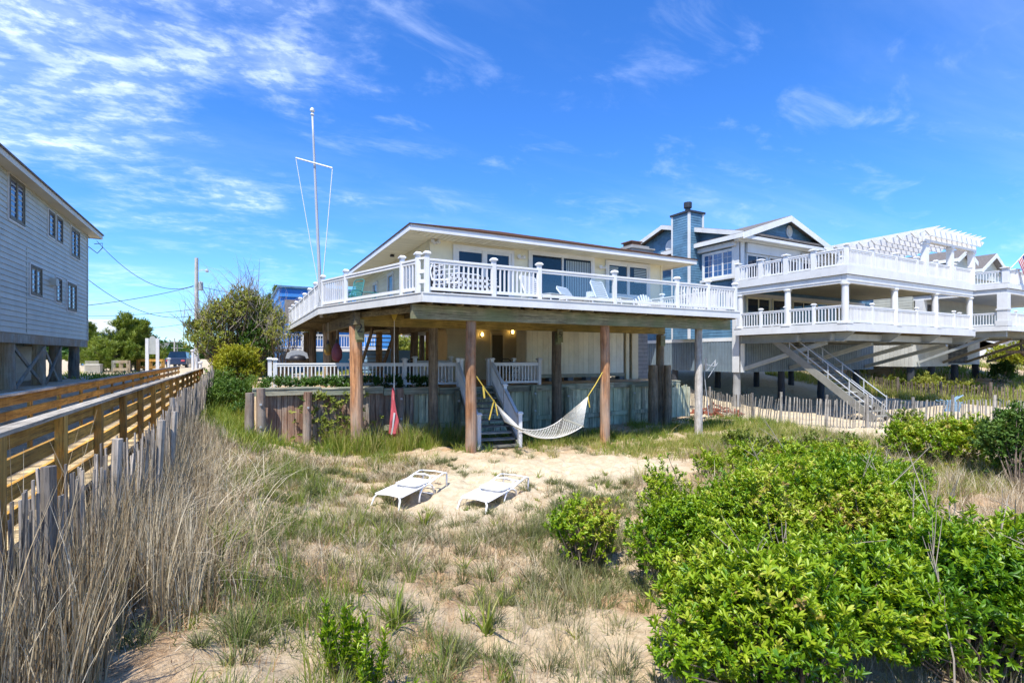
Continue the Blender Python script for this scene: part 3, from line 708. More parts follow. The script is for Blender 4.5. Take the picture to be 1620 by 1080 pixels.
b = MB(); xr = uY(1066, 16.2); [b.box(xr+i*.16, 16.3+.02*(i % 2), .3, xr+i*.16+.148, 16.38, 1.62+.05*(i % 3)) for i in range(7)]; b.build('repair_panel', 'bulk', wall_t)
pr = thing('patio_railing', (4, 18, 1.88), 'white patio railing left of the steps, running behind the leaning brown piling', 'railing')
P0 = (1.1, 19.2, 1.9); P1 = (7.05, 17.0, 1.9)
pl = split(P0, P1, 100)
def onl(px):
    k = dd(px); r0, r1 = S+C*k, C-S*k; ex, ey = P1[0]-P0[0], P1[1]-P0[1]; t = (P0[1]*r0-P0[0]*r1)/(ex*r1-ey*r0); return (P0[0]+ex*t, P0[1]+ey*t, 1.9)
pts = [onl(p) for p in (435, 556, 640)]+[P1]
railing(pr, pts, .86, ps=.12); rail_post(pr, onl(427)[0], onl(427)[1]+.1, 1.9, .96, .12)
p2 = thing('patio_railing', (9, 16.7, 1.88), 'short white patio railing right of the steps in front of the cream store room', 'railing')
Q0 = (8.1, 16.92, 1.9); Q1 = (10.12, 16.62, 1.9)
railing(p2, [Q0, Q1], .86, ps=.12); railing(p2, [(10.12, 16.72, 1.9), (10.3, 19.0, 1.9)], .86, ps=.12, ends=(0, 1))
p3 = thing('patio_railing', (6.5, 19, 1.88), 'inner white patio railing standing behind the left terrace railing', 'railing')
railing(p3, [(5.7, 18.2, 1.88), (7.9, 20.2, 1.88)], .95, ps=.12)
# the stair, built in its own frame: +y runs up the steps
stair = thing('wooden_stairs', (6.88, 13.55, g(6.88, 13.6)-.04), 'grey wooden steps with white handrails climbing from the sand to the terrace', 'stairs', local=True)
zb = g(6.88, 13.6)-.04; ang = math.atan2(7.56-6.88, 16.9-13.55); stair.rotation_euler = (0, 0, -ang)
Ls = 3.42; rise = 1.9-zb; n = 11; w = .56
b = MB()
for i in range(n):
    f = i/n; t = MB(); yy = .0+Ls*f; zz = rise*(i+.5)/n
    t.box(-w, yy, zz, w, yy+.30, zz+.045); t.build('tread', 'tread', stair)
for s_ in (-1, 1):
    b = MB(); b.bar((s_*(w+.03), -.08, -.05), (s_*(w+.03), Ls, rise-.1), .05, .28); b.build('stringer', 'tread', stair)
    x = s_*(w+.08)
    def P(y): return (x, y, rise*y/Ls+.05)
    for y in ((0.05, Ls) if s_ < 0 else (0.05, Ls*.5, Ls)):
        pz = P(y)[2]; rail_post(stair, x, y, max(pz-.12, .02), 1.02, .11)
    ys_ = (.05, Ls) if s_ < 0 else (.05, Ls*.5, Ls)
    for a_, c_ in zip(ys_, ys_[1:]): rail_panel(stair, P(a_), P(c_), .86, sp=.13)
# ================================================================ neighbouring blue house
NF1, NF2 = 4.46, 7.02; NX0, NX1, NY0, NY1 = 23.7, 36.4, 12.7, 18.7; WX = 24.3
nb = thing('blue_house', (30, 19, .15), 'slate blue shingled house with two white railed decks, a tall chimney and a pergola', 'house')
def prof(y):                                         # roof line along the left wall
    return 9.65+(11.2-9.65)*(y-18.2)/(24-18.2) if y < 24 else 11.2-.31*(y-24)
b = MB(); sidelen = 30-NY1
def extL(z):                                         # a measured from y=30 towards the viewer
    if z <= 9.34: return 0, sidelen
    lo = 18.2+(z-9.65)/(11.2-9.65)*5.8 if z > 9.65 else 18.2
    hi = 24+(11.2-z)/.31
    return max(0, 30-hi), min(sidelen, 30-lo)
siding(b, (WX, 30), (0, -1), 0, sidelen, NF1-.45, 11.15, .17, .02, extL); b.build('side_wall', 'blue_side', nb)
b = MB(); b.box(WX+.02, NY1+.02, NF1-.4, 38, 29.9, 9.3, .4)
b.extr([(WX+.02, 18.75, 9.3), (WX+.02, 24, 11.1), (WX+.02, 29.9, 9.3)], (13, 0, 0), .4); b.build('core_wall', 'blue_side', nb)
b = MB(); siding(b, (WX, NY1), (1, 0), 0, 13.7, NF1, 9.4, .17, .02); b.build('front_wall', 'blue_side', nb)
b = MB(); b.box(WX-.08, NY1-.1, 2.1, WX+.35, NY1-.0, 9.5); b.box(WX-.1, NY1-.1, 2.1, WX-.0, NY1+.35, 9.45)
b.box(WX-.05, 18.9, NF1-.62, WX-.0, 30, NF1-.42)
b.build('corner_trim', 'white_trim', nb)
b = MB(); boards(b, (WX, 30), (0, -1), 0, sidelen-.03, 2.1, NF1-.45, .2, .045, .03); sk = b.build('skirt_boards', 'skirt', nb)
b = MB(); boards(b, (WX, NY1), (1, 0), 0, 13.7, 2.1, NF1-.45, .2, .045, .03); b.build('skirt_boards', 'skirt', nb)
# roofs
def gable_roof(parent, X0, X1, Y0, Y1, ze, zr, along='x', th=.14, mat='shingle_grey', trim='white_trim', soff=True):
    b = MB(); f = MB()
    if along == 'x':
        ym = (Y0+Y1)/2
        for ya, s_ in ((Y0, 1), (Y1, -1)):
            b.hexa([(X0, ya, ze), (X1, ya, ze), (X0, ym, zr), (X1, ym, zr), (X0, ya, ze+th), (X1, ya, ze+th), (X0, ym, zr+th), (X1, ym, zr+th)])
            for X, d in ((X0-.03, .03), (X1, .03)): f.hexa([(X, ya, ze-.14), (X+d, ya, ze-.14), (X, ym, zr-.14), (X+d, ym, zr-.14), (X, ya, ze+th-.02), (X+d, ya, ze+th-.02), (X, ym, zr+th-.02), (X+d, ym, zr+th-.02)])
            f.box(X0, ya-.02 if s_ > 0 else ya-.01, ze-.13, X1, ya+.02 if s_ < 0 else ya+.01, ze+th-.03)
    else:
        xm = (X0+X1)/2
        for xa, s_ in ((X0, 1), (X1, -1)):
            b.hexa([(xa, Y0, ze), (xa, Y1, ze), (xm, Y0, zr), (xm, Y1, zr), (xa, Y0, ze+th), (xa, Y1, ze+th), (xm, Y0, zr+th), (xm, Y1, zr+th)])
            for Y, d in ((Y0-.04, .04), (Y1, .04)): f.hexa([(xa, Y, ze-.22), (xa, Y+d, ze-.22), (xm, Y, zr-.22), (xm, Y+d, zr-.22), (xa, Y, ze+th-.02), (xa, Y+d, ze+th-.02), (xm, Y, zr+th-.02), (xm, Y+d, zr+th-.02)])
            f.box(xa-.03 if s_ > 0 else xa-.01, Y0, ze-.13, xa+.03 if s_ < 0 else xa+.01, Y1, ze+th-.03)
    r = b.build('roof', mat, parent); f.build('rake_trim', trim, r); return r
r1 = MB(); 
for ya, za, yb_, zb_ in ((18.0, 9.6, 24, 11.27), (24, 11.27, 30.4, 9.3)):
    r1.hexa([(WX-.5, ya, za), (39, ya, za), (WX-.5, yb_, zb_), (39, yb_, zb_), (WX-.5, ya, za+.12), (39, ya, za+.12), (WX-.5, yb_, zb_+.12), (39, yb_, zb_+.12)])
rr_ = r1.build('roof', 'shingle_grey', nb); b = MB()
for ya, za, yb_, zb_ in ((18.0, 9.6, 24, 11.27), (24, 11.27, 30.4, 9.3)):
    b.hexa([(WX-.54, ya, za-.16), (WX-.5, ya, za-.16), (WX-.54, yb_, zb_-.16), (WX-.5, yb_, zb_-.16), (WX-.54, ya, za+.1), (WX-.5, ya, za+.1), (WX-.54, yb_, zb_+.1), (WX-.5, yb_, zb_+.1)])
b.build('rake_trim', 'white_trim', rr_)
gable_roof(nb, 23.75, 32.0, 18.0, 24, 9.52, 10.93, 'y')
b = MB()                                              # face of the front gable
siding(b, (23.9, 18.45), (1, 0), 0, 8, 9.58, 10.85, .17, .02, lambda z: ((z-9.56)/1.39*4.12+.1, 7.95-(z-9.56)/1.39*4.12)); gbl = b.build('gable_wall', 'blue_side', nb)
b = MB(); b.box(23.75, 18.02, 9.36, 32.0, 18.6, 9.54); b.box(23.9, 18.4, 9.30, 38, 18.7, 9.40); b.box(32.001, 17.6, 9.38, 38.5, 18.4, 9.56); b.build('eave_board', 'white_trim', nb)
xv = uY(1248, 18.43); b = MB()
b.lathe((0, 0, 0), [(.34, 0), (.34, .05)], 20); b.v = [(xv+x*.8, 18.43-z, 10.28+y) for x, y, z in b.v]; vt = b.build('round_vent', 'white_trim', nb)
b = MB(); b.lathe((0, 0, 0), [(.25, 0), (.25, .02)], 20); b.v = [(xv+x*.8, 18.37-z, 10.28+y) for x, y, z in b.v]; b.build('vent_louvre', 'grey_trim', vt)
b = MB(); b.hexa([(xv-.85, 18.3, 9.58), (xv+.85, 18.3, 9.58), (xv-.85, 18.44, 9.58), (xv+.85, 18.44, 9.58), (xv-.1, 18.3, 9.9), (xv+.1, 18.3, 9.9), (xv-.1, 18.44, 9.9), (xv+.1, 18.44, 9.9)]); b.build('pediment', 'white_trim', nb)
yv = uX(1061, WX-.05); b = MB(); b.lathe((0, 0, 0), [(.42, 0), (.42, .05)], 20); b.v = [(WX-.03-z, yv+x, 10.0+y) for x, y, z in b.v]; b.build('round_vent', 'white_trim', nb)
# chimney
CX0 = WX-.95; b = MB()
siding(b, (CX0, 22.7), (0, -1), 0, 1.35, NF1-.45, 11.5, .15, .018); siding(b, (CX0, 21.35), (1, 0), 0, .95, NF1-.45, 11.5, .15, .018); siding(b, (WX, 22.7), (-1, 0), 0, .95, NF1-.45, 11.5, .15, .018)
b.box(CX0+.01, 21.36, NF1-.45, WX+.3, 22.69, 11.5, .4); chn = b.build('chimney', 'blue_side', nb)
b = MB()
for (x, y) in ((CX0, 21.35), (CX0, 22.7)): b.box(x-.03, y-.09 if y > 22 else y-.03, NF1-.45, x+.09, y+.03 if y > 22 else y+.09, 11.5)
b.box(WX+.15, 21.32, 10.6, WX+.27, 21.4, 11.5); b.build('chimney_trim', 'white_trim', chn)
b = MB(); b.box(CX0-.08, 21.27, 11.5, WX+.35, 22.8, 11.62); b.tube((WX-.35, 22, 11.62), (WX-.35, 22, 12.0), .16, n=14); b.tube((WX-.35, 22, 11.98), (WX-.35, 22, 12.3), .24, n=14); b.build('chimney_cap', 'black', chn)
# side window bay with a shutter box
y0w, y1w = uX(1113, WX), uX(1163, WX); z0w, z1w = 7.45, 9.02
window(nb, (WX, 30), (0, -1), 30-y0w, 30-y1w, z0w, z1w, 3, 'glass_blue', 'white_trim', .1, .12, munt=(2, 4), bar=.07)
b = MB(); b.wbox((WX, 30), (0, -1), 30-y0w-.25, 30-y1w+.15, 0, .28, z1w+.08, z1w+.36); b.build('shutter_box', 'white_trim', nb); b = MB(); b.wbox((WX, 30), (0, -1), 30-y0w-.05, 30-y1w+.05, 0, .26, z0w-.13, z0w-.002); b.build('window_ledge', 'white_trim', nb)
# doors behind the decks
on = (WX, NY1); un = (1, 0)
b = MB(); b.wbox(on, un, .5, 12.6, .025, .04, NF2, 9.3); b.wbox(on, un, .5, 12.6, .025, .04, NF1, NF2-.5); b.build('white_wall', 'white_trim', nb)
for a_, c_, t_ in ((.5, 5.3, 9.28), (5.5, 9, 9.2)): b = MB(); b.wbox(on, un, a_, c_, .04, .18, 8.75, t_); b.build('shutter_box', 'white_trim', nb)
o2 = (WX, NY1-.04)
for a, c_, n_ in ((.55, 2.3, 2), (2.5, 4.1, 2), (4.25, 5.2, 1), (5.6, 8.8, 3), (9.2, 11.5, 2)):
    window(nb, o2, un, a, c_, NF2+.03, 8.72, n_, 'glass', 'white_trim', .07, .07, door=True, name='patio_door')
for a, c_, n_ in ((.55, 2.6, 2), (2.8, 4.4, 1), (4.7, 6.8, 2), (7.1, 9.4, 2), (9.8, 12, 2)):
    window(nb, o2, un, a, c_, NF1+.03, NF1+1.85, n_, 'glass', 'cream', .07, .07, door=True, name='patio_door')
# decks
for z, th in ((NF1, .34), (NF2, .36)):
    b = MB(); b.box(NX0+.03, NY0+.03, z-.06, NX1-.03, NY1-.12, z); b.build('deck_floor', 'grey_timber', nb)
    b = MB(); b.box(NX0, NY0, z-th, NX1, NY0+.03, z+.02); b.box(NX0, NY0+.031, z-th, NX0+.03, NY1-.12, z+.019); b.box(NX1-.03, NY0+.031, z-th, NX1, NY1, z+.019); b.build('deck_fascia', 'white_trim', nb)
b = MB(); zb0, zb1 = 6.28, NF2-.37
b.box(NX0+.1, NY0+.08, zb0, NX1-.1, NY0+.3, zb1); b.box(NX0+.1, NY0+.31, zb0, NX0+.32, NY1-.13, zb1)
b.box(NX0+.14, NY0+.05, zb0+.1, NX1-.14, NY0+.079, zb0+.16); b.box(NX0+.07, NY0+.31, zb0+.1, NX0+.099, NY1-.13, zb0+.16); b.build('deck_header', 'white_trim', nb)
b = MB(); y = NY0+.32
while y < NY1-.2: b.box(NX0+.33, y, zb1+.05, NX1-.1, y+.145, zb1+.075); y += .15
b.build('porch_ceiling', 'beige', nb)
colx = [NX0+.2, uY(1415, NY0+.2), uY(1479, NY0+.2), NX1-.2]
def column(parent, x, y, z0, z1, r=.15, mat='white_trim'):
    b = MB(); b.lathe((x, y, z0), [(r*1.35, 0), (r*1.35, .08), (r, .12), (r*.92, z1-z0-.1), (r*1.3, z1-z0-.06), (r*1.3, z1-z0)], 16); b.box(x-r*1.5, y-r*1.5, z0, x+r*1.5, y+r*1.5, z0+.05); return b.build('column', mat, parent)
for x in colx: column(nb, x, NY0+.2, NF1, zb0)
for y in (15.6, 18.3): column(nb, NX0+.2, y, NF1, zb0)
for z in (NF1, NF2):
    pf = []
    for i in range(3): pf += split((colx[i], NY0+.15, z), (colx[i+1], NY0+.15, z), 2)[:2]
    pf.append((colx[3], NY0+.15, z)); railing(nb, pf, .84, sp=.115, ps=.14 if z == NF2 else .1, gap=.08)
    railing(nb, split((NX0+.15, NY0+.2, z), (NX0+.15, NY1-.3, z), 4), .84, sp=.14, ps=.2 if z == NF2 else .12, ends=(0, 1), gap=.08)
# pergola
pg = thing('white_pergola', (33.5, 14.8, NF2), 'white slatted pergola on square posts over the top deck of the blue house', 'pergola')
PX0, PX1, PY0, PY1 = 31.0, 36.3, 12.85, 17.0; PZ = 8.86
for x in (PX0, (PX0+PX1)/2+.1, PX1):
    for y in (PY0, PY1):
        b = MB(); b.box(x-.13, y-.13, NF2, x+.13, y+.13, PZ); b.box(x-.17, y-.17, PZ-.12, x+.17, y+.17, PZ-.04); b.build('post', 'white', pg)
for a_, c_ in ((PY0-.12, PY0-.04), (PY0+.06, PY0+.13), (PY1-.04, PY1+.04)): b = MB(); b.box(PX0-.25, a_, PZ, PX1+.3, c_, PZ+.3); b.build('beam', 'white', pg)
for i in range(9):                                    # rafters, run across with pointed tails
    y = PY0-.35+i*(PY1-PY0+.8)/8
    b = MB(); P = [(PX0-.75, y, PZ+.44), (PX0-.3, y, PZ+.24), (PX1+.2, y, PZ+.24), (PX1+.6, y, PZ+.48), (PX1+.6, y, PZ+.54), (PX0-.75, y, PZ+.54)]; b.extr(P, (0, .06, 0)); b.build('rafter', 'white', pg)
for i in range(10):
    x = PX0+.1+i*(PX1-PX0)/9; b = MB(); b.extr([(x, PY0-.6, PZ+.70), (x, PY0-.3, PZ+.54), (x, PY1+.3, PZ+.54), (x, PY1+.6, PZ+.70), (x, PY1+.6, PZ+.72), (x, PY0-.6, PZ+.72)], (.05, 0, 0)); b.build('slat', 'white', pg)
# steel beams and struts under the decks
for i in range(4):
    x = WX+.1+i*4.05
    b = MB(); P = [(x, NY1, NF1-.38), (x, NY1, NF1-.75), (x, NY0+.55, NF1-.75), (x, NY0+.1, NF1-.42), (x, NY0+.1, NF1-.38)]; b.extr(P, (.02, 0, 0))
    b.box(x-.1, NY0+.1, NF1-.38, x+.12, NY1-.04, NF1-.36); b.box(x-.1, NY0+.55, NF1-.77, x+.12, NY1-.04, NF1-.751); b.build('steel_beam', 'steel', nb)
    b = MB(); b.bar((x+.3, NY1-.1, 2.3), (x+.3, NY0+1.5, NF1-.8), .2, .2); b.build('strut', 'steel', nb)
b = MB(); b.box(NX0+.4, 15.2, NF1-.72, NX1-.4, 15.34, NF1-.4); b.box(NX0+.4, 13.6, NF1-.72, NX1-.4, 13.7, NF1-.4); b.build('cross_beam', 'steel', nb)
b = MB(); x = NX0+.5
while x < NX1-.3: b.box(x, NY0+.1, NF1-.34, x+.05, NY1-.1, NF1-.08); x += .5
b.build('joists', 'wood_beam_y', nb)
for x in (WX+.15, 28.4, 32.4, 36.4):
    for y in (18.95, 23.5, 28.5): piling(nb, x, y, 2.15, .2, 'concrete' if (x < 25 and y < 20) else 'black_pile')
# outside stair of the blue house
ns = thing('metal_stairs', (24.9, 12.2, .1), 'long grey outdoor stair with pipe rails descending from the blue house deck to the sand', 'stairs')
sy0, sy1, sx0, sx1 = 12.0, 16.9, 24.5, 25.7
for x in (sx0, sx1):
    b = MB(); b.bar((x, sy0, .2), (x, sy1, 3.95), .07, .34); b.build('stringer', 'stair_grey', ns)
    b = MB()
    for h in (.5, .95): b.tube((x, sy0+.1, .2+h), (x, sy1, 3.95+h), .025, n=6)
    for i in range(6): y = sy0+.1+i*.95; z = .2+(y-sy0)*3.75/4.9; b.tube((x, y, z), (x, y, z+.95), .025, n=6)
    b.build('handrail', 'metal', ns)
for i in range(19):
    f = (i+.5)/19; b = MB(); b.box(sx0+.04, sy0+(sy1-sy0)*f-.14, .2+3.75*f, sx1-.04, sy0+(sy1-sy0)*f+.14, .24+3.75*f); b.build('tread', 'tread', ns)
# ================================================================ third house to the right
Z1, Z2 = 4.97, 7.75; TX0, TY0, TY1 = 44.0, 13.7, 19.0
th = thing('white_house', (50, 20, .3), 'white stilt house with grey skirting at the right edge beyond the blue house', 'house')
b = MB(); siding(b, (TX0, 32), (0, -1), 0, 13, Z1, 9.6, .2, .02); siding(b, (TX0, TY1), (1, 0), 0, 17, Z1, 9.6, .2, .02); b.box(TX0+.01, TY1+.01, Z1, 60, 32, 9.6, .4); b.build('wall', 'grey_side', th)
b = MB(); boards(b, (TX0, 32), (0, -1), 0, 13, 2.2, Z1-.3, .25, .02, .03); b.build('skirt_boards', 'skirt_pale', th)
b = MB(); boards(b, (TX0, TY1), (1, 0), 0, 5.5, 2.2, Z1-.3, .6, .01, .03); b.build('skirt_boards', 'skirt_pale', th); b = MB(); boards(b, (TX0+9, TY1+2), (1, 0), 0, 8, 2.2, Z1-.3, .6, .01, .03); b.build('skirt_boards', 'skirt_pale', th)
b = MB(); x = TX0+5.6
while x < TX0+9: b.box(x, TY1, 2.4, x+.06, TY1+.04, Z1-.4); x += .22
for z in np.arange(2.5, Z1-.4, .3): b.box(TX0+5.6, TY1-.03, z, TX0+9, TY1-.002, z+.06)
b.build('lattice', 'black_pile', th)
gable_roof(th, 53.5, 58.8, 18.2, 26, 10.05, 11.5, 'y'); gable_roof(th, 49.2, 52.6, 18.2, 26, 10.5, 11.4, 'y'); gable_roof(th, 43.5, 64, 22, 34, 9.6, 11.2, 'x')
b = MB(); siding(b, (53.6, 18.7), (1, 0), 0, 5, 9.4, 11.4, .2, .02, lambda z: (max(0, (z-10.05)/1.45*2.6), min(5, 5-(z-10.05)/1.45*2.6))); siding(b, (49.3, 18.7), (1, 0), 0, 3.2, 9.4, 11.3, .2, .02, lambda z: (max(0, (z-10.5)/.9*1.6), min(3.2, 3.2-(z-10.5)/.9*1.6))); b.build('gable_wall', 'grey_side', th)
for z in (Z1, Z2):
    b = MB(); b.box(TX0, TY0, z-.32, 62, TY0+.03, z+.02); b.box(TX0, TY0+.031, z-.32, TX0+.03, TY1, z+.019); b.box(TX0+.03, TY0+.03, z-.06, 62, TY1, z); b.build('deck', 'white_trim', th)
    railing(th, split((TX0+.15, TY0+.15, z), (TX0+.15, TY1-.3, z), 2), .9, ps=.3 if z == Z2 else .14, gap=.08, sp=.15)
    railing(th, split((TX0+.15, TY0+.15, z), (TX0+8.15, TY0+.15, z), 5), .9, ps=.3 if z == Z2 else .12, gap=.08, sp=.12, ends=(0, 1))
b = MB(); b.box(TX0+.1, TY0+.1, Z2-.65, 62, TY0+.4, Z2-.33); b.box(TX0+.1, TY0+.41, Z2-.65, TX0+.4, TY1, Z2-.33); b.box(TX0+.4, TY0+.4, Z2-.40, 62, TY1, Z2-.34); b.build('porch_header', 'white_trim', th)
for x, y in ((TX0+.3, TY0+.3), (TX0+.3, TY1-.4), (TX0+6.2, TY0+.3), (TX0+12, TY0+.3)):
    b = MB(); b.box(x-.26, y-.26, Z1, x+.26, y+.26, Z2-.65); b.box(x-.32, y-.32, Z1, x+.32, y+.32, Z1+.35); b.box(x-.31, y-.31, Z1+1.05, x+.31, y+.31, Z1+1.15); b.build('column', 'white_trim', th)
window(th, (TX0, TY1), (1, 0), 1, 4, Z1+.1, Z1+2.1, 3, 'glass', 'white_trim', .1, .08, name='patio_door', door=True)
window(th, (TX0, TY1), (1, 0), 5, 8, Z2+.05, Z2+1.8, 3, 'glass', 'white_trim', .1, .08, name='patio_door', door=True)
for i in range(4):
    x = TX0+.4+i*3.9; b = MB(); b.box(x, TY0+.2, Z1-.7, x+.15, TY1, Z1-.33); b.build('steel_beam', 'steel', th)
    b = MB(); b.bar((x+.2, TY1-.1, 2.5), (x+.2, TY0+1.2, Z1-.72), .18, .18); b.build('strut', 'steel_rust' if i else 'steel', th)
for x in (44.4, 47.6, 51.5, 55.3, 59):
    for y in (19.3, 25, 31): piling(th, x, y, 2.3, .24, 'black_pile')
tst = thing('dark_stairs', (53, 14, .6), 'dark wooden stair with close rails at the far right below the white house', 'stairs')
b = MB()
for yy in (14.2, 15.6):
    b.bar((52.5, yy, 3.4), (58.5, yy, .6), .08, .35)
    for h in (.45, .7, .95): b.bar((52.5, yy, 3.4+h), (58.5, yy, .6+h), .05, .06)
    for i in range(6): x = 52.5+i*1.2; b.box(x-.05, yy-.05, 3.3-i*.56, x+.05, yy+.05, 4.4-i*.56)
b.box(50, 14.1, 3.2, 52.5, 15.7, 3.4); b.build('stair_frame', 'wood_pile_dark', tst)
b = MB()
for i in range(17): b.box(52.6+i*.35, 14.25, 3.2-i*.163, 52.9+i*.35, 15.55, 3.25-i*.163)
b.build('treads', 'wood_beam_y', tst)
# flag on the white house
fl = thing('american_flag', (TX0+.6, TY0, 8.6), 'red, white and blue striped flag on a slanting pole at the right edge', 'flag')
p0 = Vector((TX0+.3, TY0+.1, 8.55)); xq, yq = at(1624, 33.5); p1 = Vector((xq, yq, H+(HZ-398)*33.5/F)); b = MB(); b.tube(p0, p1, .025, n=6); b.build('flagpole', 'white', fl)
M['fl_red'] = paint('flag_red', (.50, .02, .04), .8, .05, .1, .1); M['fl_blue'] = paint('flag_blue', (.02, .04, .22), .8, .05, .1, .1)
dv = (p1-p0).normalized(); pt = p1-dv*.95; dn = Vector((.55, -.1, -.8)).normalized()
fr_, fw_ = MB(), MB()
for i in range(13):
    a = pt+dv*(.95*i/13); c_ = pt+dv*(.95*(i+1)/13)
    Pq = [a+dn*.02, c_+dn*.02, c_+dn*1.5+Vector((0, .06, 0)), a+dn*1.5]
    (fr_ if i % 2 == 0 else fw_).extr(Pq, (0, .012, 0))
fr_.build('red_stripes', 'fl_red', fl); fw_.build('white_stripes', 'white', fl)
fb = MB(); a = pt+dv*.44; fb.extr([a+dn*.02, p1+dn*.02, p1+dn*.62, a+dn*.62], (0, .02, 0)); 
fb.v = [(x, y-.004, z) for x, y, z in fb.v]; cn = fb.build('canton', 'fl_blue', fl)
# ================================================================ bright blue house far left behind the trees
bb = thing('bright_blue_house', (2, 44, 1.8), 'bright blue house with grey shingled mansard slope and white balconies behind the trees', 'house')
D = 38.0; b = MB(); bx0 = uY(444, D); bx1 = uY(560, D); zt_ = zY(450, 455, D)
b.box(bx0, D, 1.8, bx1+3, D+9, zt_-.6); b.box(bx0-.1, D-.1, zt_-.62, bx0+4.5, D+9, zt_-.02, .5); b.build('wall', 'bright_blue', bb)
b = MB(); b.box(bx0-.2, D-.25, zt_-.02, bx0+4.8, D+9, zt_+.12); b.build('roof_edge', 'blue_side', bb)
b = MB(); zs1, zs0 = zY(450, 474, D), zY(450, 513, D)
b.hexa([(bx0+.25, D-.9, zs0), (bx0+4.6, D-.9, zs0), (bx0+.25, D-.02, zs0), (bx0+4.6, D-.02, zs0), (bx0+.25, D-.16, zs1), (bx0+4.6, D-.16, zs1), (bx0+.25, D-.02, zs1), (bx0+4.6, D-.02, zs1)]); b.build('shingle_slope', 'shingle_grey', bb)
b = MB(); b.box(bx0-.1, D-1.0, zs0-.12, bx0+4.7, D, zs0-.001); b.build('slope_trim', 'bright_blue', bb)
window(bb, (bx0, D), (1, 0), uY(491, D)-bx0, uY(515, D)-bx0, zY(500, 537, D), zY(500, 519, D), 2, 'glass', 'grey_trim', .07, .06)
zd = zY(450, 553, D-1.8)
b = MB(); b.box(bx0-.6, D-1.8, zd-.1, bx1+2, D-.02, zd+.1); b.build('balcony_floor', 'white_trim', bb)
railing(bb, split((bx0-.5, D-1.7, zd+.1), (bx1+1.5, D-1.7, zd+.1), 4), .95, ps=.14, sp=.16, gap=.08)
b = MB(); b.box(bx0-1.4, D+.5, zY(440, 516, D), bx0, D+3, zY(440, 514, D)); b.build('side_balcony', 'white_trim', bb)
railing(bb, [(bx0-1.35, D+.6, zY(440, 514, D)), (bx0, D+.6, zY(440, 514, D))], .9, ps=.1, sp=.15)
# ================================================================ grey sided house on the left
LX = -7.0; LY1 = uX(138, LX); LY0 = 4.0; LZ0, LZ1 = 3.82, 9.28
lb = thing('grey_house', (-10, 20, 1.8), 'pale grey clapboard house on timber pilings at the left edge', 'house')
b = MB(); siding(b, (LX, LY0), (0, 1), 0, LY1-LY0, LZ0, LZ1, .19, .034); b.build('side_wall', 'grey_side', lb)
b = MB(); b.box(LX-12, LY0, LZ0-.02, LX-.003, LY1-.003, LZ1, .5); b.build('core_wall', 'grey_side', lb)
b = MB(); b.box(LX-.02, LY1-.1, LZ0-.05, LX+.04, LY1+.03, LZ1); b.build('corner_trim', 'grey_side', lb); b = MB(); b.box(LX+.018, uX(41, LX)-.03, LZ0, LX+.034, uX(41, LX)+.03, 7.0); b.build('joint_strip', 'grey_side', lb)
b = MB(); y0_, y1_ = LY0-.5, LY1+.75
b.box(LX-.01, y0_, LZ1, LX+.45, y1_, LZ1+.02); b.box(LX+.45, y0_, LZ1-.03, LX+.49, y1_, LZ1+.17); b.box(LX-12, y1_, LZ1-.03, LX+.49, y1_+.04, LZ1+.17); b.build('roof_fascia', 'grey_trim', lb)
b = MB(); b.hexa([(LX+.55, y0_, LZ1+.16), (LX+.55, y1_+.06, LZ1+.16), (LX-6, y0_, LZ1+1.7), (LX-6, y1_+.06, LZ1+1.7), (LX+.55, y0_, LZ1+.22), (LX+.55, y1_+.06, LZ1+.22), (LX-6, y0_, LZ1+1.78), (LX-6, y1_+.06, LZ1+1.78)]); b.build('roof', 'shingle_grey', lb)
def lw(pa, pb, pyt, pyb, cols):
    ya, yb_ = uX(pa, LX), uX(pb, LX); pm = (pa+pb)/2
    window(lb, (LX, ya), (0, 1), 0, yb_-ya, zX(pm, pyb, LX), zX(pm, pyt, LX), cols, 'glass_blue', 'door_brown', .07, .07, bar=.12 if cols > 1 else .05, casing='white_trim')
lw(12, 36.5, 284, 352, 2); lw(75, 84.5, 335, 375, 1); lw(88, 97, 344, 384, 1); lw(111, 124, 363, 408, 2); lw(46.5, 64, 421, 468, 2); lw(87, 95.5, 440, 478, 1); lw(105, 119, 448, 492, 2)
b = MB(); yv = uX(80, LX); b.box(LX, yv-.15, 5.95, LX+.22, yv+.2, 6.25); b.build('dryer_vent', 'grey_side', lb)
b = MB(); b.box(LX-.12, LY0, LZ0-.36, LX+.02, LY1-.02, LZ0-.03); b.box(LX-6, LY1-.4, LZ0-.36, LX-.13, LY1-.1, LZ0-.03); b.build('sill_beam', 'grey_timber', lb)
pys = [uX(px, LX-.2) for px in (14, 64, 90, 119)]
for i, y in enumerate(pys+[8, 12]):
    piling(lb, LX-.25, y, LZ0-.36, .22, 'grey_timber', z0=1.2)
    piling(lb, LX-4.5, y+.4, LZ0-.36, .2, 'grey_timber', z0=1.2)
pys = sorted(pys)
for a_, c_ in ((pys[0], pys[1]), (pys[1], pys[2])):
    b = MB(); b.bar((LX-.05, a_, 1.8), (LX-.05, c_, 3.4), .05, .14); b.bar((LX-.12, c_, 1.8), (LX-.12, a_, 3.4), .05, .14); b.build('cross_brace', 'grey_timber', lb)
b = MB(); b.box(LX-8, pys[3]-3.2, 1.8, LX-1.6, LY1-1, 3.4, .5); siding(b, (LX-1.59, pys[1]), (0, 1), 0, LY1-1-pys[1], 1.9, 3.44, .19, .02); b.build('ground_floor_wall', 'grey_side', lb)
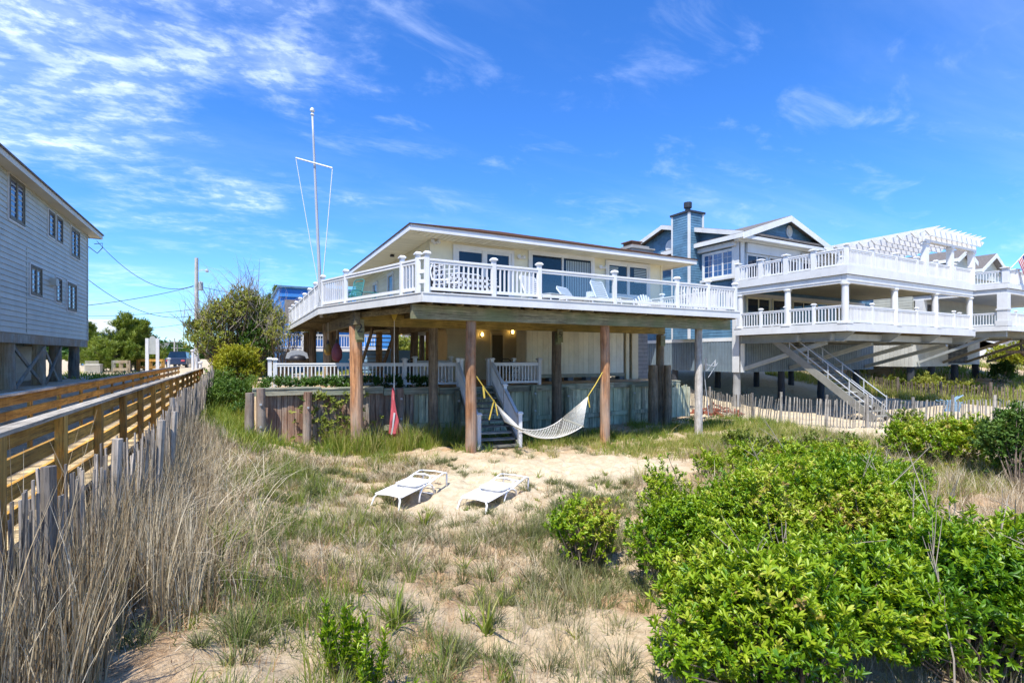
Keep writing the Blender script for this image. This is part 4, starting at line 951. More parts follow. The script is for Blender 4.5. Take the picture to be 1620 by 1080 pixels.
# ================================================================ boardwalk
bw = thing('boardwalk', (-2.6, 18, 1.3), 'golden timber beach walkway with board railings on both sides running away to the street', 'boardwalk')
BX0, BX1, RZ, FZ = -3.42, -1.8, 2.37, 1.3
b = MB(); y = 1.0
while y < 39: b.box(BX0-.05, y, FZ-.04, BX1+.05, y+.139, FZ); y += .145
b.build('walkway_deck', 'wood_deck', bw)
b = MB(); 
for x in (BX0, (BX0+BX1)/2, BX1-.06): b.box(x, 1, FZ-.28, x+.05, 39, FZ-.045)
b.build('joists', 'wood_beam_y', bw)
for side, x, ye in ((1, BX1, 33.0), (-1, BX0, 38.6)):
    b = MB(); y = 1.1
    while y < ye: b.box(x-.09, y, RZ-.04, x+.07, min(y+4.2, ye)-.006, RZ); y += 4.2
    b.build('handrail', 'wood_cap', bw)
    for zc_ in (RZ-.135, RZ-.375, RZ-.615, RZ-.855):
        b = MB(); y = 1.1
        while y < ye:
            xx = x-.04 if side > 0 else x+.0
            b.box(xx-.02, y, zc_-.07, xx+.018, min(y+3.4, ye)-.006, zc_+.08); y += 3.4
        b.build('rail_board', 'wood_gold', bw)
    y = 2.2
    while y < ye:
        b = MB(); xx = x-.02 if side > 0 else x-.062
        b.box(xx, y, .5, xx+.085 if side > 0 else xx+.042, y+.14, RZ-.042); b.build('rail_post', 'wood_gold_z', bw); y += 1.72
for y in np.arange(3, 38, 3.4):
    for x in (BX0+.1, BX1-.1): 
        b = MB(); b.box(x-.07, y-.07, .3, x+.07, y+.07, FZ-.28); b.build('support_post', 'wood_gold_z', bw)
# ================================================================ sand fences
def fence(name, pts, h, label, mat='picket', sp=.075, post_every=1, post_r=.06, lean=(0, 0), pj=.03, ragged=.06, w=.038, posts=None, ph=.12):
    t = thing(name, (pts[0][0], pts[0][1], g(*pts[0])), label, 'fence')
    for k in range(len(pts)-1):
        p, q = pts[k], pts[k+1]; L = math.dist(p, q); d = ((q[0]-p[0])/L, (q[1]-p[1])/L); n = int(L/sp); b = MB(); nrm = (d[1], -d[0])
        lk = random.uniform(-.06, .06)
        for i in range(n):
            f = (i+.5)/n+random.uniform(-.25, .25)/n; x, y = p[0]+(q[0]-p[0])*f, p[1]+(q[1]-p[1])*f; z = g(x, y)-.05
            sag = .05*math.sin(math.pi*f); hh = h*random.uniform(1-ragged, 1+ragged*.6)
            tx = random.gauss(0, pj)+lk+lean[0]; ty = random.gauss(0, pj*.7)+lean[1]
            b.bar((x, y, z-.05), (x+d[0]*tx*hh+nrm[0]*ty*hh, y+d[1]*tx*hh+nrm[1]*ty*hh, z+hh-sag), w, .012, up=(d[0], d[1], 0) if False else (nrm[0], nrm[1], 0))
        b.build('picket_panel', mat, t)
        wr = MB()
        for zz in (.25, .5, .75):
            pp = []
            for i in range(9): f = i/8; x, y = p[0]+(q[0]-p[0])*f, p[1]+(q[1]-p[1])*f; pp.append((x+nrm[0]*.012, y+nrm[1]*.012, g(x, y)+h*zz-.05*math.sin(math.pi*f)))
            wr.path(pp, .0022, 3)
        wr.build('wire', 'black', t)
    for p in pts[::post_every]:
        b = MB(); z = g(*p); lx, ly = random.uniform(-.04, .04), random.uniform(-.03, .03)
        b.path([(p[0]+lx*0+.04, p[1], z-.4), (p[0]+lx+.04, p[1]+ly, z+h*.5), (p[0]+lx*2+.04, p[1]+ly*2, z+h+ph)], [post_r*1.05, post_r, post_r*.95], 9); b.build('fence_post', 'picket' if mat == 'picket' else mat, t)
    return t
lf = [(-1.28, y) for y in (2.75, 4.55)]+[(-1.2, 5.9), (-1.05, 7.4), (-1.1, 9.3), (-1.2, 11.4), (-1.3, 13.8), (-1.25, 16.8), (-1.2, 20), (-1.1, 23.5)]
lf = [(x+.1, y) for x, y in lf]
fence('sand_fence', lf, 1.27, 'weathered grey slat sand fence leaning along the golden boardwalk', sp=.058, pj=.05, ragged=.13, post_r=.045, ph=.04, w=.028)
rf = [(21.2, 20.5), (20.4, 17.3), (20.0, 14.7), (20.3, 13.6), (21.2, 12.2), (21.9, 11.0), (23.0, 9.9), (24.4, 9.2), (26.2, 8.6), (28.5, 8.0)]
fence('sand_fence', rf, 1.22, 'grey slat sand fence between the green shrubs and the sandy yard of the blue house', sp=.105, pj=.02, ragged=.03, post_r=.055, w=.042, lean=(.05, .0), mat='picket_mid')
bf = [(44, 26), (42.3, 22), (41, 18.6), (40.3, 15.8), (39.8, 13.2), (39.6, 10.8), (40.2, 8.5)]
fence('sand_fence', bf, 1.2, 'brown slat sand fence standing behind the toppled blue chairs under the blue house', mat='picket_dark', sp=.15, pj=.03, ragged=.05, post_r=.09, w=.06)
fence('fallen_fence', [(-1.5, 4.15), (-1.3, 4.65)], .45, 'short bit of broken slat fence lying low in the bottom left corner', sp=.05, pj=.3, ragged=.3, post_r=.02, ph=-.3, lean=(.4, .5))
# ================================================================ loungers
def lounger(x, y, ang, label):
    t = thing('sun_lounger', (x-.12*math.cos(ang), y-.12*math.sin(ang), g(x, y)-.01), label, 'sun lounger', 'loungers on the sand', rz=ang, local=True); t.scale = (.86, .92, .74)
    # local: +x towards the head end, z up; foot end at x=-0.9
    w = .33; r = .022; tr = lambda pts, nm, par=t, rr=r: MB().path(pts, rr, 8).build(nm, 'sling', par, smooth=True)
    # foot frame: one bent tube, legs splayed
    tr([(-.97, -w-.03, 0), (-.95, -w-.02, .05), (-.88, -w+.0, .24), (-.84, -w+.05, .31), (-.82, 0, .325), (-.84, w-.05, .31), (-.88, w, .24), (-.95, w+.02, .05), (-.97, w+.03, 0)], 'foot_legs')
    for s in (-1, 1):
        tr([(-.84, s*w, .31), (-.3, s*w, .35), (.08, s*w, .37)], 'side_rail')
        tr([(-.22, s*(w+.02), 0), (-.17, s*w, .18), (-.08, s*w, .34), (.0, s*w, .375), (.2, s*w, .38), (.32, s*w, .30), (.42, s*(w+.01), 0)], 'middle_legs')
        tr([(.15, s*w*.98, .37), (.5, s*w, .47), (.80, s*w, .53), (.93, s*w, .50), (.95, s*w, .42), (.92, s*(w+.01), .02)], 'back_legs')
    tr([(.93, -w, .50), (.95, 0, .51), (.93, w, .50)], 'head_bar')
    tr([(.92, -w, .03), (.92, w, .03)], 'ground_bar'); tr([(.42, -w, .04), (.42, w, .04)], 'ground_bar')
    b = MB(); n = 10
    for i in range(n):
        f0, f1 = i/n, (i+1)/n
        x0_, x1_ = -.82+.88*f0, -.82+.88*f1; s0, s1 = .325+.04*f0-.02*math.sin(math.pi*f0), .325+.04*f1-.02*math.sin(math.pi*f1)
        b.hexa([(x0_, -w+.01, s0), (x1_, -w+.01, s1), (x0_, w-.01, s0), (x1_, w-.01, s1), (x0_, -w+.01, s0+.008), (x1_, -w+.01, s1+.008), (x0_, w-.01, s0+.008), (x1_, w-.01, s1+.008)], .5)
    b.build('seat_sling', 'sling', t)
    # back rest folded forward onto the seat, held in its own bent frame
    tr([(.55, -w+.02, .50), (.25, -w+.03, .43), (-.12, -w+.04, .42), (-.24, -w+.1, .425), (-.26, 0, .43), (-.24, w-.1, .425), (-.12, w-.04, .42), (.25, w-.03, .43), (.55, w-.02, .50)], 'backrest_frame')
    b = MB()
    for i in range(8): x_ = -.22+i*.072; z_ = .432+max(0, x_)*.04; b.box(x_, -w+.05, z_, x_+.062, w-.05, z_+.008, .5)
    b.build('backrest_sling', 'sling', t)
    tr([(.30, -w+.06, .44), (.42, -w+.1, .52), (.50, 0, .54), (.42, w-.1, .52), (.30, w-.06, .44)], 'headrest_bow')
    tr([(.55, -w, .49), (.55, w, .49)], 'cross_bar'); tr([(.12, -w, .38), (.12, w, .38)], 'cross_bar')
    return t
lounger(3.14, 10.0, R(36), 'left one of the two white frame loungers lying on the sand')
lounger(4.58, 9.1, R(31), 'right one of the two white frame loungers, grass tuft at its foot')
# ================================================================ hammock
hm = thing('hammock', (8, 12.85, .6), 'white rope hammock with spreader bars slung between two brown pilings', 'hammock')
Hy0, Hy1 = 12.32, 13.4; hx0, hx1 = 6.95, 9.02
Lr = Vector((uY(784, 12.85), 12.85, zY(784, 638, 12.85))); Rr = Vector((uY(930, 12.85), 12.85, zY(930, 627, 12.85)))
Lp = Vector((uY(745, 12.85)+.14, 12.8, zY(754, 595, 12.8))); Rp = Vector((uY(957, 12.85)-.14, 12.8, zY(951, 589, 12.8)))
def Hp(s, t):
    x = hx0+(hx1-hx0)*s; y = Hy0+(Hy1-Hy0)*t; z = .99-.03*s-.40*(1-(2*s-1)**2)*(1-.25*(2*t-1)**2)+(t-.5)*.12*1-.0
    return Vector((x, y-(t-.5)*.15*(1-(2*s-1)**2), z))
b = MB(); NT = 10; NS = 20
for k in range(-NT, NT+NS):                                    # two families of diagonals make the diamond net
    for sg in (1, -1):
        pts = []
        for i in range(NS+1):
            j = (k+i) if sg > 0 else (k-i+0)
            jj = j % (2*NT); jj = jj if jj <= NT else 2*NT-jj
            pts.append(Hp(i/NS, jj/NT))
        if 0 <= k < NT and k % 1 == 0: b.path(pts, .0055, 3, .6, False)
for tt in (0, 1): b.path([Hp(i/NS, tt) for i in range(NS+1)], .011, 6, .7)
b.build('net', 'rope', hm)
for s, ring, nm in ((0, Lr, 'left'), (1, Rr, 'right')):
    b = MB()
    for i in range(20): b.path([Hp(s, i/19), ring], .0055, 3, .7, False)
    b.build('suspension_cords', 'rope', hm)
    p0, p1 = Hp(s, -.05), Hp(s, 1.05); b = MB(); b.tube(p0, p1, .02, n=10); b.build('spreader_bar', 'tread', hm)
for ring, pt in ((Lr, Lp), (Rr, Rp)):
    b = MB(); b.path([ring, (ring+pt)/2+Vector((0, 0, -.02)), pt], .017, 6, .6)
    b.path([ring, ring+Vector((.02, -.03, -.2)), ring+Vector((.05, -.03, -.34))], .02, 5, .6); b.build('strap', 'yellow', hm)
b = MB(); a = (Lr*.35+Lp*.65); b.bar(a, a+Vector((.03, -.02, -.34)), .05, .015); b.bar(Lr+Vector((-.05, 0, .1)), Lr+Vector((-.2, 0, -.45)), .06, .012); b.build('strap_tail', 'yellow', hm)
# ================================================================ things hanging round the terrace
xs2 = uY(624, 15.6); zt2 = zY(625, 498, 15.6)
sw = thing('hanging_seat', (xs2, 15.6, .4), 'folded red fabric hanging seat on a long rope from the yellowed beam', 'hanging chair')
b = MB(); b.extr([(xs2-.13, 15.6, zt2+.12), (xs2+.13, 15.6, zt2+.12), (xs2+.02, 15.6, zt2-.2), (xs2-.02, 15.6, zt2-.2)], (0, .03, 0)); b.build('beam_strap', 'yellow', sw)
zr = zY(625, 608, 15.6); b = MB(); b.tube((xs2, 15.61, zt2-.15), (xs2-.01, 15.6, zr), .013, n=6); b.tube((xs2-.01, 15.6, zr), (xs2-.03, 15.6, zY(625, 632, 15.6)), .022, n=6); b.build('rope', 'rope', sw)
b = MB(); zc0, zc1 = zY(625, 632, 15.6), zY(625, 691, 15.6); b.path([(xs2-.03, 15.6, zr-.1), (xs2-.03, 15.6, zc0), (xs2-.02, 15.6, zc0-.35), (xs2, 15.6, zc0-.65), (xs2, 15.6, zc1+.12), (xs2+.01, 15.6, zc1)], [.03, .045, .09, .14, .15, .06], 9); 
for i in range(len(b.v)):
    x, y, z = b.v[i]; an = math.atan2(y-15.6, x-xs2); k = 1+.30*math.sin(an*4+z*5)+.12*math.sin(an*7-z*9); b.v[i] = (xs2+(x-xs2)*k, 15.6+(y-15.6)*.7*k, z)
b.build('seat_fabric', 'red', sw)
b = MB(); b.bar((xs2-.02, 15.52, zc0-.4), (xs2-.11, 15.53, zc1+.1), .05, .02); b.build('pale_band', 'white', sw)
def buoy(px, py, Y, r, h, mat, label):
    x, z = uY(px, Y), zY(px, py, Y); t = thing('buoy', (x, Y, z-h/2), label, 'buoy', 'buoys hanging at the terrace post')
    b = MB(); b.lathe((x, Y, z-h/2), [(r*.35, 0), (r*.85, h*.12), (r, h*.35), (r*.95, h*.6), (r*.6, h*.85), (r*.28, h)], 14); b.build('float', mat, t, smooth=True)
    b = MB(); b.lathe((x, Y, z+h/2), [(r*.3, 0), (r*.25, .08), (r*.12, .15)], 10); b.build('dark_top', 'black', t); b = MB(); b.tube((x, Y, z+h/2+.1), (x, Y, ZF-.35), .008, n=5); b.build('cord', 'rope', t)
buoy(519, 553, 19.5, .14, .42, 'ochre', 'yellow brown teardrop buoy hanging left of the dark post')
buoy(533, 557, 19.0, .19, .66, 'maroon', 'fat dark maroon buoy hanging against the dark post')
for px, py, ch in ((568, 525, 0), (880.5, 531, 1)):              # carved house number boards
    Y = 15.66; x, z = uY(px, Y), zY(px, py, Y)
def numberboard(px, py, txt, w, h, label):
    Y = 15.62 if px < 700 else 15.6; x, z = uY(px, Y), zY(px, py, Y)
    t = thing('number_board', (x, Y, z), label, 'number sign')
    b = MB(); b.box(x-w/2, Y-.02, z-h/2, x+w/2, Y+.02, z+h/2); b.build('board', 'wood_beam', t)
    cu = bpy.data.curves.new('figure', 'FONT'); cu.body = txt; cu.size = h*.62; cu.extrude = .004; cu.align_x = 'CENTER'; cu.align_y = 'CENTER'
    tmp = bpy.data.objects.new('tmp', cu); col.objects.link(tmp); dg = bpy.context.evaluated_depsgraph_get(); me = bpy.data.meshes.new_from_object(tmp.evaluated_get(dg)); bpy.data.objects.remove(tmp)
    o = bpy.data.objects.new('figure', me); col.objects.link(o); me.materials.clear(); me.materials.append(M['black']); o.parent = t; o.rotation_euler = (R(90), 0, 0); o.location = (0, -.026, .03)
numberboard(569, 521, '2', .26, .62, 'weathered board carved with the figure 2 on the leftmost piling')
numberboard(886, 531, '5', .24, .48, 'weathered board carved with a 5 on the piling beside the store room')
gl = thing('covered_grill', (uY(470, 22), 22, 1.86), 'kettle-shaped grill with black lid and grey hood behind the left patio railing', 'grill')
x = uY(471, 22); b = MB(); b.lathe((x, 22, 2.72), [(.1, 0), (.28, .05), (.33, .16), (.26, .28), (.08, .33)], 16); b.build('lid', 'black', gl, smooth=True)
b = MB(); b.extr([(x-.42, 22.1, 2.9), (x-.36, 22.1, 3.12), (x-.18, 22.1, 3.22), (x+.18, 22.1, 3.22), (x+.36, 22.1, 3.12), (x+.42, 22.1, 2.9)], (0, .35, 0)); b.build('hood', 'metal', gl)
for s in (-1, 1):
    b = MB(); b.tube((x+s*.3, 22-.2, 1.86), (x+s*.2, 22, 2.8), .02, n=6); b.build('leg', 'black', gl)
def mesh_chair(x, y, rz, label, mat='black', grp=None, z=1.86, name='patio_chair', slats=True, h=.95):
    t = thing(name, (x, y, z), label, 'chair', grp, rz=rz, local=True)
    for sx in (-1, 1):
        b = MB(); b.path([(sx*.27, -.3, 0), (sx*.28, -.27, .42), (sx*.29, -.22, .62), (sx*.29, .1, .64), (sx*.27, .25, .6)], .018, 6); b.build('front_frame', mat, t)
        b = MB(); b.path([(sx*.27, .32, 0), (sx*.26, .2, .42), (sx*.25, .34, h)], .018, 6); b.build('back_leg', mat, t)
    b = MB(); b.path([(-.25, .34, h), (-.15, .36, h+.06), (.15, .36, h+.06), (.25, .34, h)], .018, 6)
    n = 9
    for i in range(n): f = i/n; b.box(-.25, .22+.12*f, .48+(h-.5)*f, .25, .235+.12*f, .48+(h-.5)*f+(h-.5)/n*.62)
    b.build('backrest', mat, t)
    b = MB()
    for i in range(8): b.box(-.26, -.28+i*.065, .42, .26, -.28+i*.065+.05, .435)
    b.build('seat', mat, t); return t
mesh_chair(uY(808, 18.6), 18.6, R(10), 'dark patio chair behind the short railing right of the steps')
mesh_chair(uY(655, 20.5), 20.5, R(-20), 'dark patio chair behind the left railing near the brown post')
mesh_chair(uY(690, 20.2), 20.2, R(30), 'dark patio chair in the shade near the beige wall corner')
# white slatted loungers and chairs on the upper deck
def deck_chair(px, Y, rz, label, w=.62, h=1.0, grp='white slat chairs on the upper deck', lay=False):
    x = uY(px, Y); t = thing('deck_chair', (x, Y, ZF), label, 'chair', grp, rz=rz, local=True)
    for sx in (-1, 1):
        b = MB(); b.path([(sx*w/2, -1.0 if lay else -.35, 0), (sx*w/2, -.95 if lay else -.33, .3 if lay else .6), (sx*w/2, -.2, .34 if lay else .64), (sx*w/2, .3, .36 if lay else .64), (sx*w/2, .42, 0)], .024, 6); b.build('side_frame', 'white', t)
    b = MB(); b.path([(-w/2, .12, .38), (-w/2, .42, h-.08), (-w/2+.06, .45, h), (w/2-.06, .45, h), (w/2, .42, h-.08), (w/2, .12, .38)], .024, 6); b.build('back_frame', 'white', t)
    b = MB(); n = 9
    for i in range(n): f = (i+.3)/n; b.box(-w/2, .12+.31*f, .4+(h-.42)*f, w/2, .135+.31*f, .4+(h-.42)*f+.045)
    b.build('back_slats', 'white', t); b = MB()
    for i in range(6 if not lay else 15): b.box(-w/2, .1-i*.075, .36, w/2, .155-i*.075, .375)
    b.build('seat_slats', 'white', t)
deck_chair(849, 14.2, R(15), 'tall white slat chair behind the railing post left of the sliding door', w=.75, h=1.08, lay=True)
deck_chair(906, 14.4, R(25), 'low white slat lounger in front of the sliding door', w=.75, h=.82, lay=True)
deck_chair(958, 14.0, R(10), 'white slat chair between sliding door and window pair', w=.65, h=1.08, lay=True)
for px, Y, rz_, lb_ in ((1092, 15.3, 70, 'white slat chair behind the right railing panels, nearer the window'), (1112, 16.3, -60, 'white slat chair at the far right end of the upper deck')):
    deck_chair(px, Y, R(rz_), lb_, h=1.15)
ad = thing('adirondack_chair', (uY(1022, 15), 15, ZF), 'small white fan-back chair below the window pair on the upper deck', 'chair')
x = uY(1022, 14.2); b = MB()
for i in range(7): a = (i-3)*.11; b.bar((x+(i-3)*.07, 14.2, ZF+.15), (x+(i-3)*.13, 14.35, ZF+.72-.02*(i-3)**2), .065, .02, up=(0, 1, 0))
b.build('fan_back', 'white', ad); b = MB()
for i in range(5): b.box(x-.28, 13.65+i*.1, ZF+.24, x+.28, 13.73+i*.1, ZF+.26)
b.build('seat', 'white', ad); b = MB()
for s in (-1, 1): b = MB(); b.box(x+s*.33-.05, 13.6, ZF+.38, x+s*.33+.05, 14.2, ZF+.41); b.box(x+s*.33-.03, 13.62, ZF, x+s*.33+.03, 13.68, ZF+.38); b.build('arm', 'white', ad)
sd = thing('side_table', (uY(934, 14), 13.9, ZF), 'small white box table with a blue towel between the deck loungers', 'side table')
x = uY(934, 14); b = MB(); b.box(x-.2, 13.8, ZF+.36, x+.2, 14.2, ZF+.4); [b.box(x+sx*.17-.02, 14+sy*.17-.02, ZF, x+sx*.17+.02, 14+sy*.17+.02, ZF+.36) for sx in (-1, 1) for sy in (-1, 1)]; b.box(x-.1, 13.9, ZF+.4, x+.08, 14.1, ZF+.62); b.build('table', 'white', sd)
b = MB(); b.box(x+.1, 13.6, ZF+.3, x+.45, 13.95, ZF+.36); b.build('towel', 'teal', sd, bevel=.02)
# patterned wicker chairs near the french door: black and white weave
def wicker(px, Y, w, h, rz, label, name='wicker_chair'):
    x = uY(px, Y); t = thing(name, (x, Y, ZF), label, 'wicker seat', None, rz=rz, local=True)
    b = MB(); n = 16
    for i in range(n+1):
        f = i/n; xx = -w/2+w*f; hh = h*(1-.25*(2*f-1)**4); b.tube((xx, .3, .1), (xx, .38, hh), .018, n=5)
    b.build('back_canes', 'black', t); b = MB()
    for j in range(7): zz = .25+j*(h-.3)/7; b.path([(-w/2, -.15, zz), (-w/2+.03, .3, zz), (w/2-.03, .3, zz), (w/2, -.15, zz)], .015, 5)
    b.path([(-w/2, -.3, .62), (-w/2, .3, .66), (-w/2, .38, h*.75), (-w/4, .39, h), (w/4, .39, h), (w/2, .38, h*.75), (w/2, .3, .66), (w/2, -.3, .62)], .03, 7); b.build('white_frame', 'white', t)
    b = MB()
    for i in range(int(w/.09)):
        for j in range(6):
            if (i+j) % 2: b.box(-w/2+.09*i, .26, .45+j*.09, -w/2+.09*i+.09, .29, .54+j*.09)
    b.box(-w/2+.03, -.3, .34, w/2-.03, .25, .44); b.build('checked_cushion', 'black', t)
    b = MB()
    for i in range(int(w/.09)):
        for j in range(6):
            if (i+j) % 2 == 0: b.box(-w/2+.09*i, .262, .45+j*.09, -w/2+.09*i+.09, .289, .54+j*.09)
    b.build('white_checks', 'white', t)
    b = MB(); [b.box(sx*(w/2-.05)-.03, sy*.25-.03, 0, sx*(w/2-.05)+.03, sy*.25+.03, .34) for sx in (-1, 1) for sy in (-1, 1)]; b.build('feet', 'black', t)
wicker(708, 14.2, .7, 1.25, R(35), 'high-backed black wicker chair behind the upper railing near the deck corner')
wicker(750, 14.6, 1.5, 1.05, R(5), 'black and white checked wicker sofa in front of the french door', 'wicker_sofa')
tb = thing('glass_table', (4.5, 18.2, ZF), 'round glass patio table with teal frame behind the glass railing panel', 'table')
x, y = at(577, 18.6); b = MB(); b.lathe((x, y, ZF+.68), [(.62, 0), (.64, .02), (.62, .035)], 24); b.build('table_top', 'glass_rail', tb); b = MB(); b.path([(x+.63*math.cos(a), y+.63*math.sin(a), ZF+.69) for a in np.linspace(0, 2*math.pi, 25)], .018, 5, cap=False)
[b.tube((x+.5*math.cos(a), y+.5*math.sin(a), ZF), (x+.45*math.cos(a), y+.45*math.sin(a), ZF+.68), .018, n=6) for a in (.4, 2, 3.6, 5.1)]; b.build('frame', 'teal', tb)
x, y = at(556, 17.2); mesh_chair(x, y, R(-60), 'teal metal chair behind the glass railing at the left of the deck', 'teal', z=ZF, h=1.0)
# ================================================================ mast with yard arm
fx, fy = uY(508.5, 17.75), 17.75; ztp = zY(494, 178, 17.75); xt = uY(494, 17.75)
fp = thing('flagpole', (fx, fy, ZF), 'tall bare white mast with a yard arm and two halyards at the left deck corner', 'flagpole')
def fpp(f): return Vector((fx+(xt-fx)*f, fy, ZF-.3+(ztp-ZF+.3)*f))
b = MB(); b.path([fpp(i/8) for i in range(9)], [.058-.026*i/8 for i in range(9)], 12); b.build('mast', 'metal', fp, smooth=True)
b = MB(); b.lathe(tuple(fpp(1)), [(.03, 0), (.07, .04), (.07, .1), (.03, .15)], 12); b.lathe(tuple(fpp(.985)), [(.045, 0), (.06, .02), (.045, .06)], 10); b.build('finial', 'white', fp)
ya = Vector((uY(468, 17.95), 17.95, zY(468, 250, 17.95))); yb_ = Vector((uY(526, 17.35), 17.35, zY(526, 266, 17.35)))
b = MB(); b.tube(ya, yb_, .025, n=10); b.build('yard_arm', 'white', fp)
f0 = fpp(.085)+Vector((0, -.06, 0))
for a_ in (ya, yb_):
    b = MB(); b.path([a_+(f0-a_)*(i/10)+Vector((0, 0, -.05*math.sin(math.pi*i/10))) for i in range(11)], .011 if a_ is ya else .014, 5); b.build('halyard', 'white', fp)
b = MB(); c_ = fpp(.06); b.box(c_.x-.09, c_.y-.09, c_.z-.1, c_.x+.09, c_.y+.09, c_.z+.1); b.build('clamp', 'metal', fp)
# ================================================================ utility poles and wires
UX, UY = at(311, 45)
up = thing('utility_pole', (UX, UY, 1.8), 'weathered wooden utility pole standing behind the bare shrub with wires leading off', 'utility pole')
ztop = H+(HZ-408)*45/F
b = MB(); b.path([(UX, UY, 1.5), (UX, UY, 6), (UX, UY, ztop)], [.2, .17, .14], 12); b.build('pole', 'wood_pile_grey', up)
zl = H+(HZ-427)*45/F; b = MB(); b.path([(UX, UY, zl-.1), (UX+.4, UY-.1, zl), (UX+.75, UY-.1, zl+.02)], .03, 6); b.lathe((UX+.8, UY-.1, zl-.15), [(.12, 0), (.16, .1), (.06, .3)], 10); b.build('street_light', 'metal', up)
b = MB(); b.lathe((UX+.32, UY, zl-1.8), [(.17, 0), (.19, .05), (.19, .7), (.1, .8)], 12); b.box(UX, UY-.03, zl-1.5, UX+.25, UY+.03, zl-1.42); b.build('transformer', 'steel', up)
wires = [((153, 381, 35), (306, 452, 45), 28, 'topmost black wire from the grey house roof corner to the pole'),
         ((139, 442, 33.5), (309, 498, 45), 22, 'wire sagging from the grey house wall to the pole above the pines'),
         ((139, 483, 34), (306, 453, 45), 3, 'wire rising from low on the grey house to the pole'),
         ((316, 453, 45), (470, 475, 50), 4, 'wire from the pole to the bright blue house behind the shrub'),
         ((316, 444, 45), (345, 500, 30), 4, 'short wire dropping steeply from the pole into the bush'),
         ((120, 500, 70), (330, 486, 60), 4, 'thin distant wire low across the sky behind the pole'),
         ((200, 520, 80), (315, 508, 70), 3, 'thin lower wire crossing above the street'),
         ((230, 545, 120), (330, 541, 110), 1, 'faint far wire just above the street')]
for (pa, ya_, da), (pb, yb2_, db), sag, lab in wires:
    A_ = Vector((*at(pa, da), H+(HZ-ya_)*da/F)); B2 = Vector((*at(pb, db), H+(HZ-yb2_)*db/F)); sg = sag*(da+db)/2/F
    b = MB(); b.path([A_+(B2-A_)*(i/16)+Vector((0, 0, -4*sg*(i/16)*(1-i/16))) for i in range(17)], .022 if da < 60 else .03, 4); o = b.build('power_line', 'black', loc=tuple(A_)); tag(o, lab, 'wire', 'overhead wires')
x, y = LX+.05, LY1+.02; b = MB(); b.path([(x, y, zX(138, 390, LX)), (x+.3, y+.3, zX(138, 398, LX)), (x+.5, y+.4, zX(138, 388, LX)), (x+.4, y+.9, zX(138, 378, LX)), (x+.2, y+.2, zX(138, 384, LX))], .02, 5); b.build('cable_loop', 'black', lb)
for px, py, d, lab in ((276, 535, 110, 'slim distant pole seen over the street'), (280.5, 545, 125, 'short distant pole with a crossarm over the street')):
    x, y = at(px, d); zt3 = H+(HZ-py)*d/F; t = thing('utility_pole', (x, y, 1.8), lab, 'utility pole'); b = MB(); b.tube((x, y, 1.8), (x, y, zt3), .16, .12, 8); b.build('pole', 'wood_pile_grey', t); b = MB(); b.box(x-1.2, y-.06, zt3-.9, x+1.2, y+.06, zt3-.75); b.build('crossarm', 'wood_pile_grey', t)
# notice board with rounded top
x, y = at(241, 34); zt3 = H+(HZ-535)*34/F
sg_ = thing('notice_board', (x, y, 1.8), 'blank grey notice board with rounded top between two white posts beyond the boardwalk', 'sign')
for s in (-1, 1): b = MB(); xx, yy = at(241+s*8.3, 34); b.box(xx-.09, yy-.09, 1.2, xx+.09, yy+.09, zt3-.0); b.build('post', 'white', sg_)
b = MB(); xx0, yy0 = at(235.5, 34); xx1, yy1 = at(247, 34); zb_ = H+(HZ-560)*34/F; P = []
n = 12; v0 = Vector((xx0, yy0, 0)); v1 = Vector((xx1, yy1, 0))
P = [v0+Vector((0, 0, zb_)), v1+Vector((0, 0, zb_))]+[v0+(v1-v0)*(.5+.5*math.cos(math.pi*i/n))+Vector((0, 0, zt3-.2+.36*math.sin(math.pi*i/n))) for i in range(n+1)]
b.extr(P, (0, .06, 0)); b.build('panel', 'steel', sg_)
def timber_rail(name, px0, px1, d, py0, py1, mat, lab, cat):
    x0_, y0_ = at(px0, d); x1_, y1_ = at(px1, d); z1_ = H+(HZ-py0)*d/F; t = thing(name, (x0_, y0_, 1.8), lab, cat)
    for f in (0, .5, 1): b = MB(); x_ = x0_+(x1_-x0_)*f; y_ = y0_+(y1_-y0_)*f; b.box(x_-.1, y_-.1, 1.5, x_+.1, y_+.1, z1_); b.build('post', mat, t)
    for k in (0, .5): b = MB(); b.bar((x0_, y0_-.12, z1_-.08-k), (x1_, y1_-.12, z1_-.08-k), .05, .18); b.build('rail', mat, t)
timber_rail('timber_rail', 180, 203, 33, 570, 600, 'grey_timber', 'dark grey timber rail beyond the boardwalk beside the pine', 'rail')
timber_rail('timber_rail', 219, 258, 36, 568, 590, 'wood_gold_z', 'golden timber rail behind the blank notice board', 'rail')
b = MB(); x, y = at(148, 33); b.box(x-.4, y-.4, 1.7, x+.4, y+.4, H+(HZ-577)*33/F); b.box(x-.42, y-.42, H+(HZ-577)*33/F, x+.42, y+.42, H+(HZ-577)*33/F+.05)
for i in range(7): b.box(x-.35, y-.43, 1.9+i*.12, x+.35, y-.405, 1.95+i*.12)
tag(b.build('heat_pump', 'grey_trim', loc=(x, y, 1.8)), 'pale louvred heat pump unit on the ground beside the grey house', 'heat pump')
for i, px in enumerate((267, 305, 311, 317)):
    x, y = at(px, (40, 38, 44, 36)[i]); b = MB(); dq = (40, 38, 44, 36)[i]; zt3 = H+(HZ-(566, 553, 560, 572)[i])*dq/F; b.lathe((x, y, 1.7), [(.09, 0), (.09, zt3-1.85), (.15, zt3-1.8), (.16, zt3-1.72), (.05, zt3-1.68)], 10); tag(b.build('marker_post', 'white', loc=(x, y, 1.8)), ('white post with round head just right of the notice board', 'tall white post left of the bush at the walkway end', 'white post second from the bush at the walkway end', 'short white post touching the bush at the walkway end')[i], 'post')
